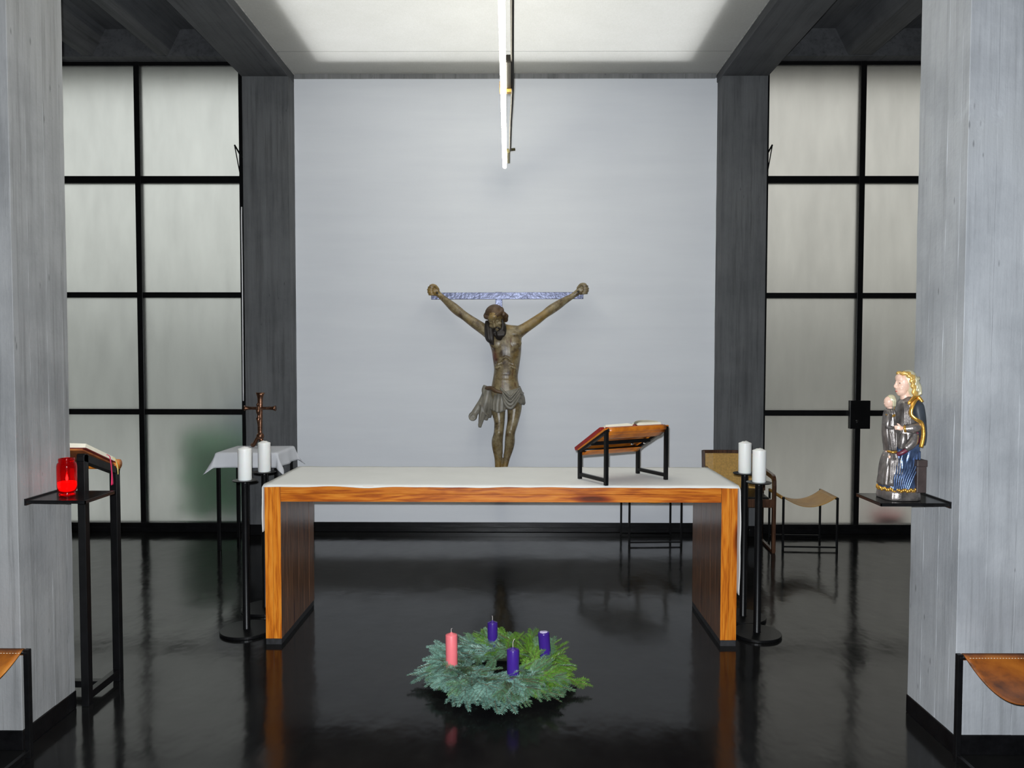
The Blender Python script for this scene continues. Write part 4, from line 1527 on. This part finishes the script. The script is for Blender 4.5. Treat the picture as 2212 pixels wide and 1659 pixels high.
for pts, rr in ((((590, 945, -.12), (555, 1050, -.12), (515, 1110, -.12), (475, 1180, -.12)), (.028, .034, .030, .034)),
                (((600, 955, -.14), (580, 1060, -.15), (550, 1160, -.14), (525, 1285, -.13)), (.026, .032, .034, .014)),
                (((612, 985, -.12), (605, 1060, -.14), (590, 1140, -.12), (575, 1225, -.11)), (.026, .030, .030, .018)),
                (((618, 1040, -.10), (615, 1100, -.12), (612, 1150, -.11), (605, 1205, -.10)), (.024, .026, .026, .016)),
                (((575, 935, -.12), (562, 980, -.13), (580, 1040, -.15), (600, 1080, -.15)), (.022, .024, .014, .01)),
                (((530, 1080, -.14), (560, 1150, -.16), (600, 1190, -.14)), (.01, .012, .008)),
                (((545, 1090, -.16), (535, 1180, -.165), (515, 1270, -.14)), (.008, .010, .007))):
    tube(bm, smooth_path([q(*p) for p in pts], 5), interp(rr, 5), 10, .75)
ell(bm, q(468, 1192, -.125), (.040, .035, .042))
tube(bm, [q(440 + 26 + 26 * math.cos(a), 1196 + 26 * math.sin(a), -.158) for a in [k * PI / 6 for k in range(10)]], .008, 6)
remeshed('cloth_tail', bm, .006, M['loin'], CR, 1)
bm = NB()
for cx, cy in ((168, 165), (1345, 152)):
    ell(bm, q(cx, cy, -.082), (.010, .008, .010))
obj('nail', bm, M['iron_nail'], CR, True)

# ================================================================== painted statue on the shelf
ST = thing('mother_and_child_statue', 'painted and gilded carved statue of a seated mother holding a child on the black shelf', 'statue', (1.655, 3.288, 1.0445))
KS = 2505.0
def s_(cx, cy, y=0.0):
    return Vector(((cx - 455) / KS, y, (1500 - cy) / KS))
def sloft(bm, sec, n=40, fold=0.0, nf=0, skew=0.0, yc=0.0, sub=4, pw=.9):
    cols = [interp([s[k] for s in sec], sub) for k in range(4)]
    rings = []
    for cy, x0, x1, d in zip(*cols):
        c = s_((x0 + x1) / 2, cy, yc)
        hx = (x1 - x0) / 2 / KS
        r = []
        for i in range(n):
            a = 2 * PI * i / n
            ca, sa = math.cos(a), math.sin(a)
            m_ = 1 + (fold * math.cos(nf * a + skew * (1500 - cy) / 500.0) + fold * .5 * math.cos((nf * 2 + 1) * a + 1 - skew * (1500 - cy) / 700.0)) if fold else 1
            r.append(c + Vector((math.copysign(abs(ca) ** pw, ca) * hx * m_, math.copysign(abs(sa) ** pw, sa) * d * m_, 0)))
        rings.append(r)
    skin_rings(bm, rings)
bm = NB()
sloft(bm, [(1500, 268, 640, .078), (1480, 264, 644, .080), (1425, 270, 638, .078), (1405, 276, 630, .074)], 64, .018, 11, 1, 0, 3, .6)
obj('base', bm, M['silver_robe'], ST, True)
bm = NB(); bx2(bm, s_(552, 1410, -.082), s_(652, 1130, .082), .003); bx2(bm, s_(546, 1130, -.086), s_(656, 1060, .086), .003)
obj('throne', bm, M['throne'], ST)
bm = NB(); sloft(bm, [(1402, 262, 640, .072), (1300, 270, 640, .070), (1200, 285, 640, .068), (1100, 300, 642, .066), (1020, 330, 646, .064), (960, 370, 650, .061), (900, 410, 652, .056)], 96, .035, 14, 9)
for k in range(9):
    x = 620 - 30 * k
    tube(bm, smooth_path([s_(x - 6, 975 + 14 * k, -.052), s_(x - 30, 1110 + 10 * k, -.066), s_(x - 100 + 6 * k, 1260, -.071), s_(x - 150 + 12 * k, 1390, -.072)], 5), [.0036] * 16, 6)
obj('blue_skirt', bm, M['blue_robe'], ST, True)
bm = NB(); sloft(bm, [(1350, 254, 400, .060), (1250, 264, 410, .060), (1150, 276, 415, .058), (1060, 292, 415, .054), (1000, 310, 400, .046)], 96, .075, 13, 5, -.006)
for k in range(6):
    x = 285 + 24 * k
    tube(bm, smooth_path([s_(x + 20, 1050, -.058), s_(x + 8, 1180, -.066), s_(x, 1340, -.066)], 4), .0034, 6)
obj('silver_drape', bm, M['silver_robe'], ST, True)
bm = NB()
for k in range(46):
    a = PI * .62 + 2 * PI * (k / 45) * .74
    p = s_(452, 1388 + 8 * math.sin(k * 1.9), 0) + Vector((.0805 * math.cos(a), .079 * math.sin(a), 0))
    ell(bm, p, (.0065, .0065, .0075), None, 8, 6)
obj('gold_hem', bm, M['gold'], ST, True)
bm = NB(); sloft(bm, [(1030, 360, 600, .050), (940, 385, 625, .056), (850, 395, 640, .058), (760, 402, 640, .058), (660, 415, 640, .056), (560, 425, 640, .056), (470, 440, 625, .052), (415, 480, 590, .034), (395, 490, 570, .022)], 56, .02, 9, 2)
for k in range(5):
    tube(bm, smooth_path([s_(455 + 12 * k, 450, -.045), s_(440 + 14 * k, 560, -.056), s_(440 + 16 * k, 700, -.058)], 4), .0030, 6)
obj('bodice', bm, M['silver_robe'], ST, True)
# lap with hollow fold
bm = NB()
tube(bm, smooth_path([s_(592, 770, -.050), s_(575, 860, -.062), s_(510, 920, -.066), (s_(420, 985, -.062)), s_(380, 1010, -.050)], 5), [.0095] * 21, 8)
obj('lining', bm, M['maroon_lining'], ST, True)
bm = NB()
tube(bm, smooth_path([s_(560, 790, -.054), s_(520, 880, -.060), s_(440, 950, -.062)], 5), interp([.018, .022, .016], 5), 10)
tube(bm, smooth_path([s_(440, 790, -.05), s_(430, 860, -.055), s_(410, 950, -.052)], 5), interp([.014, .016, .012], 5), 10)
obj('lap_fold', bm, M['silver_robe'], ST, True)
bm = NB()
sloft(bm, [(905, 596, 662, .072), (850, 590, 668, .078), (780, 580, 670, .080), (700, 560, 668, .080), (620, 535, 664, .080), (540, 520, 656, .078), (480, 530, 648, .070), (440, 560, 636, .050), (425, 580, 620, .03)], 48, 0, 0, 0, 0, 4, .55)
obj('cloak', bm, M['cloak'], ST, True)
bm = NB()
for sy in (-1, 1):
    tube(bm, smooth_path([s_(590, 415, sy * .040), s_(535, 445, sy * .060), s_(498, 510, sy * .066), s_(490, 580, sy * .068), s_(530, 628, sy * .078), s_(585, 665, sy * .080), s_(606, 740, sy * .081), s_(606, 830, sy * .080), s_(592, 925, sy * .076)], 5), [.0088] * 41, 8, .55)
tube(bm, smooth_path([s_(632, 450, -.05), s_(600, 395, -.040), s_(560, 395, -.042), s_(500, 455, -.048), s_(470, 500, -.03)], 5), [.0075] * 21, 8)
obj('gold_border', bm, M['gold'], ST, True)
bm = NB()
tube(bm, smooth_path([s_(592, 690, -.050), s_(560, 712, -.064), s_(500, 726, -.068), s_(430, 735, -.060)], 5), interp([.018, .021, .019, .014], 5), 12)
sl_ = obj('sleeve', bm, M['silver_robe'], ST, True)
bm = NB(); tube(bm, [s_(448, 732, -.063), s_(428, 735, -.059)], .0155, 14)
obj('cuff', bm, M['gold'], sl_, True)
bm = NB()
ell(bm, s_(400, 728, -.055), (.013, .007, .010))
for k in range(4):
    tube(bm, smooth_path([s_(395, 715 + 10 * k, -.058), s_(365, 705 + 11 * k, -.054), s_(345 + 3 * k, 708 + 12 * k, -.045)], 3), [.0034, .0034, .0033, .0032, .003, .0028, .0025], 6)
tube(bm, smooth_path([s_(402, 712, -.055), s_(380, 690, -.058), s_(362, 680, -.055)], 3), .0035, 6)
remeshed('hand', bm, .0016, M['skin_paint'], ST, 1)
# head
bm = NB()
ell(bm, s_(490, 250, 0), (.030, .034, .044)); ell(bm, s_(470, 320, 0), (.024, .028, .030)); ell(bm, s_(452, 366, 0), (.0105, .013, .010))
ell(bm, s_(448, 200, 0), (.016, .026, .020)); ell(bm, s_(452, 308, -.016), (.012, .012, .013)); ell(bm, s_(452, 308, .016), (.012, .012, .013))
tube(bm, smooth_path([s_(424, 222, 0), s_(412, 262, 0), s_(401, 288, 0), s_(418, 302, 0)], 4), interp([.005, .0055, .0062, .005], 4), 8)
ell(bm, s_(422, 332, 0), (.006, .009, .0035)); ell(bm, s_(426, 346, 0), (.006, .008, .0035))
for sy in (-1, 1):
    tube(bm, smooth_path([s_(424, 226, sy * .006), s_(432, 218, sy * .018), s_(450, 228, sy * .027)], 3), .0032, 6)
    ell(bm, s_(437, 250, sy * .0165), (.006, .0075, .005))
tube(bm, [s_(500, 330, 0), s_(520, 420, 0)], [.020, .022], 14)
hd_ = remeshed('head', bm, .0022, M['skin_paint'], ST, 1)
bm = NB(); tube(bm, [s_(415, 339, -.008), s_(412, 339, 0), s_(415, 339, .008)], .0022, 6)
obj('lips', bm, M['lip'], hd_, True)
for sy in (-1, 1):
    bm = NB(); ell(bm, s_(428, 250, sy * .0185), (.0028, .0045, .0022))
    obj('eye', bm, M['eye_dark'], hd_, True)
bm = NB()
for sy in (-1, 1):
    for k in range(3):
        o2 = k * 14
        pts = [s_(440 + o2, 148 - o2 * .3, sy * .012), s_(480 + o2, 150, sy * .028), s_(520 + o2, 190, sy * .036), s_(533 + o2 * .6, 250, sy * .040), s_(548 + o2 * .5, 310, sy * .040), s_(560 + o2 * .5, 380, sy * .040)]
        P_ = smooth_path(pts, 6)
        P_ = [p + Vector((.0035 * math.sin(i * 1.1 + k), 0, .002 * math.cos(i * 1.1))) for i, p in enumerate(P_)]
        tube(bm, P_, .0080, 8)
obj('wavy_hair', bm, M['hair_gold'], ST, True)
bm = NB()
ell(bm, s_(540, 215, 0), (.036, .040, .043)); ell(bm, s_(570, 300, 0), (.027, .041, .040)); ell(bm, s_(590, 390, 0), (.022, .040, .028))
for k in range(4):
    for sy in (-1, 1):
        tube(bm, smooth_path([s_(560 + 18 * k, 150 + 22 * k, sy * .018), s_(575 + 14 * k, 210 + 26 * k, sy * .040), s_(560 + 20 * k, 270 + 34 * k, sy * .044)], 4), .0065, 6)
for k in range(4):
    tube(bm, [s_(560 + 1 * k, 215 + 55 * k, -.043), s_(600, 205 + 55 * k, -.040), s_(628 , 190 + 55 * k, -.02)], .0065, 6)
remeshed('veil', bm, .003, M['veil'], ST, 1)
# child
bm = NB(); sloft(bm, [(525, 318, 372, .018), (560, 296, 396, .030), (640, 285, 402, .036), (740, 282, 402, .038), (840, 290, 402, .040), (940, 306, 400, .040), (985, 308, 394, .038)], 72, .06, 11, 3, -.004)
for k in range(4):
    tube(bm, smooth_path([s_(310 + 22 * k, 770, -.038), s_(318 + 18 * k, 870, -.045), s_(322 + 16 * k, 975, -.044)], 4), .0030, 6)
ch = obj('child_robe', bm, M['silver_robe'], ST, True)
bm = NB(); tube(bm, smooth_path([s_(312, 985, -.02), s_(330, 988, -.043), s_(370, 985, -.044), s_(392, 980, -.03)], 4), .0050, 8); tube(bm, smooth_path([s_(300, 590, -.012), s_(325, 605, -.034), s_(360, 592, -.034)], 4), .0060, 8)
obj('gold_trim', bm, M['gold'], ch, True)
bm = NB()
ell(bm, s_(335, 455, -.004), (.021, .021, .026)); ell(bm, s_(322, 485, -.004), (.014, .015, .014))
tube(bm, [s_(302, 450, -.004), s_(286, 478, -.004), s_(300, 484, -.004)], [.003, .0042, .003], 6)
tube(bm, [s_(340, 480, -.004), s_(346, 535, -.004)], .011, 10)
chh = remeshed('child_head', bm, .0018, M['skin_paint'], ST, 1)
for sy in (-1, 1):
    bm = NB(); ell(bm, s_(311, 452, -.004 + sy * .0105), (.0016, .0030, .0016))
    obj('eye', bm, M['eye_dark'], chh, True)
bm = NB(); tube(bm, [s_(303, 497, -.010), s_(301, 497, -.004), s_(303, 497, .002)], .0014, 6)
obj('lips', bm, M['lip'], chh, True)
bm = NB()
ell(bm, s_(356, 430, -.004), (.0195, .0225, .0225))
for k in range(4):
    tube(bm, smooth_path([s_(326 + 12 * k, 404 - 5 * (k % 3), -.014), s_(352 + 8 * k, 430, -.024), s_(362 + 5 * k, 500, -.022)], 4), .0042, 6)
obj('child_hair', bm, M['veil'], ST, True)
bm = NB()
tube(bm, smooth_path([s_(318, 590, -.030), s_(285, 660, -.040), s_(280, 715, -.042), s_(335, 728, -.048)], 4), interp([.011, .0115, .0105, .007], 4), 10)
obj('child_sleeve', bm, M['silver_robe'], ST, True)
bm = NB()
for dy in (-.030, .012):
    tube(bm, smooth_path([s_(345, 985, dy), s_(335, 1030, dy - .006), s_(300, 1048, dy - .008)], 4), interp([.009, .0085, .006], 4), 10)
obj('child_feet', bm, M['skin_paint'], ST, True)

# ================================================================== advent wreath and its candles
WX, WY = -.090, 3.835
WR = thing('advent_wreath', 'advent wreath of fir sprigs lying on the black floor before the altar', 'wreath', (WX, WY, 0))
bm = NB()
rings = []
for i in range(48):
    a = 2 * PI * i / 48
    rings.append([Vector(((.235 + .048 * math.cos(b)) * math.cos(a), (.235 + .048 * math.cos(b)) * math.sin(a), .050 + .048 * math.sin(b))) for b in [2 * PI * k / 12 for k in range(12)]])
rings.append(rings[0])
skin_rings(bm, rings, False)
bmesh.ops.remove_doubles(bm, verts=bm.verts, dist=1e-5)
M['core'] = plain('moss_green_binding', (0.022, 0.030, 0.012), 0.9, 0, 0.4, 40, 0.4)
obj('ring_core', bm, M['core'], WR, True)

def sprig_mesh(seed, ndl):
    rnd = random.Random(seed)
    verts, faces, mats = [], [], []
    def needle_(p, d, n, ln, wd):
        s = d.cross(n).normalized() * wd
        k = len(verts)
        verts.extend([p - s * .4, p + d * ln * .55 - s, p + d * ln, p + d * ln * .55 + s, p + s * .4])
        faces.append((k, k + 1, k + 2, k + 3, k + 4)); mats.append(0)
    def twig_(p0, ang, L, bend, r):
        n_ = 9
        pts = []
        p = Vector(p0); a = ang
        for i in range(n_):
            pts.append(p.copy())
            p = p + Vector((math.cos(a), math.sin(a), .03 - .05 * i / n_)) * (L / (n_ - 1))
            a += bend / n_
        fr = frames(pts)
        rr = []
        for i, (c, ax, bx__) in enumerate(fr):
            rad = r * (1 - .6 * i / n_)
            k = len(verts)
            for j in range(3):
                b = 2 * PI * j / 3
                verts.append(c + ax * math.cos(b) * rad + bx__ * math.sin(b) * rad)
            if i:
                for j in range(3):
                    faces.append((k - 3 + j, k - 3 + (j + 1) % 3, k + (j + 1) % 3, k + j)); mats.append(1)
        step = .0036
        m_ = int(L / step)
        for i in range(m_):
            f = (i + .5) / m_
            x = f * (n_ - 1); i0 = min(int(x), n_ - 2); fx = x - i0
            c = pts[i0].lerp(pts[i0 + 1], fx)
            tg = (pts[i0 + 1] - pts[i0]).normalized()
            sd = Vector((-tg.y, tg.x, 0)).normalized()
            ln = rnd.uniform(.021, .028) * (1 - .45 * max(0, f - .7) / .3) * (.7 + .3 * min(1, f * 6))
            for s in (-1, 1):
                lean = rnd.uniform(.35, .6) + (1.1 * max(0, f - .85) / .15)
                up_ = rnd.uniform(-.12, .35)
                d = (sd * s + tg * lean + Vector((0, 0, up_))).normalized()
                needle_(c, d, Vector((0, 0, 1)), ln, .00145)
            if i % 2 == 0:
                d = (tg * 1.0 + Vector((0, 0, rnd.uniform(.6, 1.1))) + sd * rnd.uniform(-.6, .6)).normalized()
                needle_(c, d, sd, ln * .8, .0012)
    L = rnd.uniform(.135, .175)
    twig_((0, 0, 0), 0, L, rnd.uniform(-.3, .3), .0022)
    for s in (-1, 1):
        f = rnd.uniform(.2, .5)
        twig_((L * f, 0, .002), s * rnd.uniform(.65, .9), rnd.uniform(.06, .09), -s * .35, .0015)
    me = bpy.data.meshes.new('fir_sprig')
    me.from_pydata([tuple(v) for v in verts], [], faces)
    me.materials.append(ndl)
    me.materials.append(M['twig'])
    for p, mi in zip(me.polygons, mats):
        p.material_index = mi
    me.update()
    return me
SPR = {k: [sprig_mesh(11 * j + i, M[k]) for i in range(4)] for j, k in enumerate(('needle_blue', 'needle_green', 'needle_mid'))}
rw = random.Random(5)
def put_sprig(x, y, z, az, pitch, roll, sc=1.0):
    gx = x + .10 * math.cos(az)
    gy = y + .10 * math.sin(az)
    green = 1.15 * gx + .8 * gy + rw.uniform(-.15, .15)
    key = 'needle_green' if green > .10 else ('needle_mid' if green > -.02 else 'needle_blue')
    if rw.random() < .2: key = 'needle_mid'
    o = bpy.data.objects.new('fir_sprig', rw.choice(SPR[key]))
    C.objects.link(o)
    o.parent = WR
    o.location = (x, y, z)
    o.rotation_euler = (roll, pitch, az)
    o.scale = (sc, sc, sc)
for i in range(50):
    a = 2 * PI * i / 50 + rw.uniform(-.08, .08)
    r = rw.uniform(.235, .285)
    put_sprig(r * math.cos(a), r * math.sin(a), rw.uniform(.040, .075), a + rw.uniform(.1, .9), rw.uniform(.08, .26), rw.uniform(-.5, .5), rw.uniform(.85, 1.1))
for i in range(140):
    a = 2 * PI * i / 140 + rw.uniform(-.08, .08)
    r = rw.uniform(.16, .29)
    put_sprig(r * math.cos(a), r * math.sin(a), rw.uniform(.075, .112), a + rw.uniform(.2, 1.7), rw.uniform(-.42, .06), rw.uniform(-.9, .9), rw.uniform(.75, 1.0))
for i in range(52):
    a = 2 * PI * i / 52 + rw.uniform(-.08, .08)
    r = rw.uniform(.17, .22)
    put_sprig(r * math.cos(a), r * math.sin(a), rw.uniform(.06, .10), a + rw.uniform(1.6, 2.6), rw.uniform(-.1, .25), rw.uniform(-.6, .6), rw.uniform(.6, .85))
for i in range(46):
    a = PI + PI * 1.15 * (i / 45) - .25 + rw.uniform(-.05, .05)
    r = rw.uniform(.24, .27)
    put_sprig(r * math.cos(a), r * math.sin(a), rw.uniform(.088, .108), a + rw.uniform(-.5, .8), rw.uniform(.2, .5), rw.uniform(-.5, .5), rw.uniform(.7, .95))
put_sprig(.30, -.10, .05, R(-18), .12, .1, 1.1)
put_sprig(-.30, -.02, .055, R(196), .05, .1, 1.0)
put_sprig(.04, -.28, .05, R(-75), .2, 0, 1.05)
WG = 'candles standing in the advent wreath'
pillar_candle((-.322, 3.725, .084), 'pink pillar candle standing in the fir wreath', .0295, .205, M['wax_pink'], WG, 'round', None, 'candle', 0, R(1.0))
pillar_candle((-.130, 4.050, .045), 'purple candle at the back of the fir wreath, nearest the altar', .0275, .190, M['wax_purple'], WG, 'round', None, 'candle')
pillar_candle((-.017, 3.62, .084), 'shortest purple candle in the fir wreath, with a long curled wick', .0300, .170, M['wax_purple'], WG, 'round', None, 'candle', 0, 0, .034)
cp = pillar_candle((.155, 3.88, .050), 'purple candle with pale melted top leaning slightly in the fir wreath', .0300, .182, M['wax_purple'], WG, 'flat', M['wick_black'], 'candle', 0, R(-5), .004)
cp.rotation_euler = (0, R(-5), 0)
bm = NB(); ell(bm, (.001, .001, .1795), (.021, .017, .0035)); ell(bm, (.009, -.006, .1805), (.012, .010, .004)); ell(bm, (-.010, .004, .1805), (.010, .012, .0035))
obj('melted_top', bm, M['wax_pale'], cp, True)
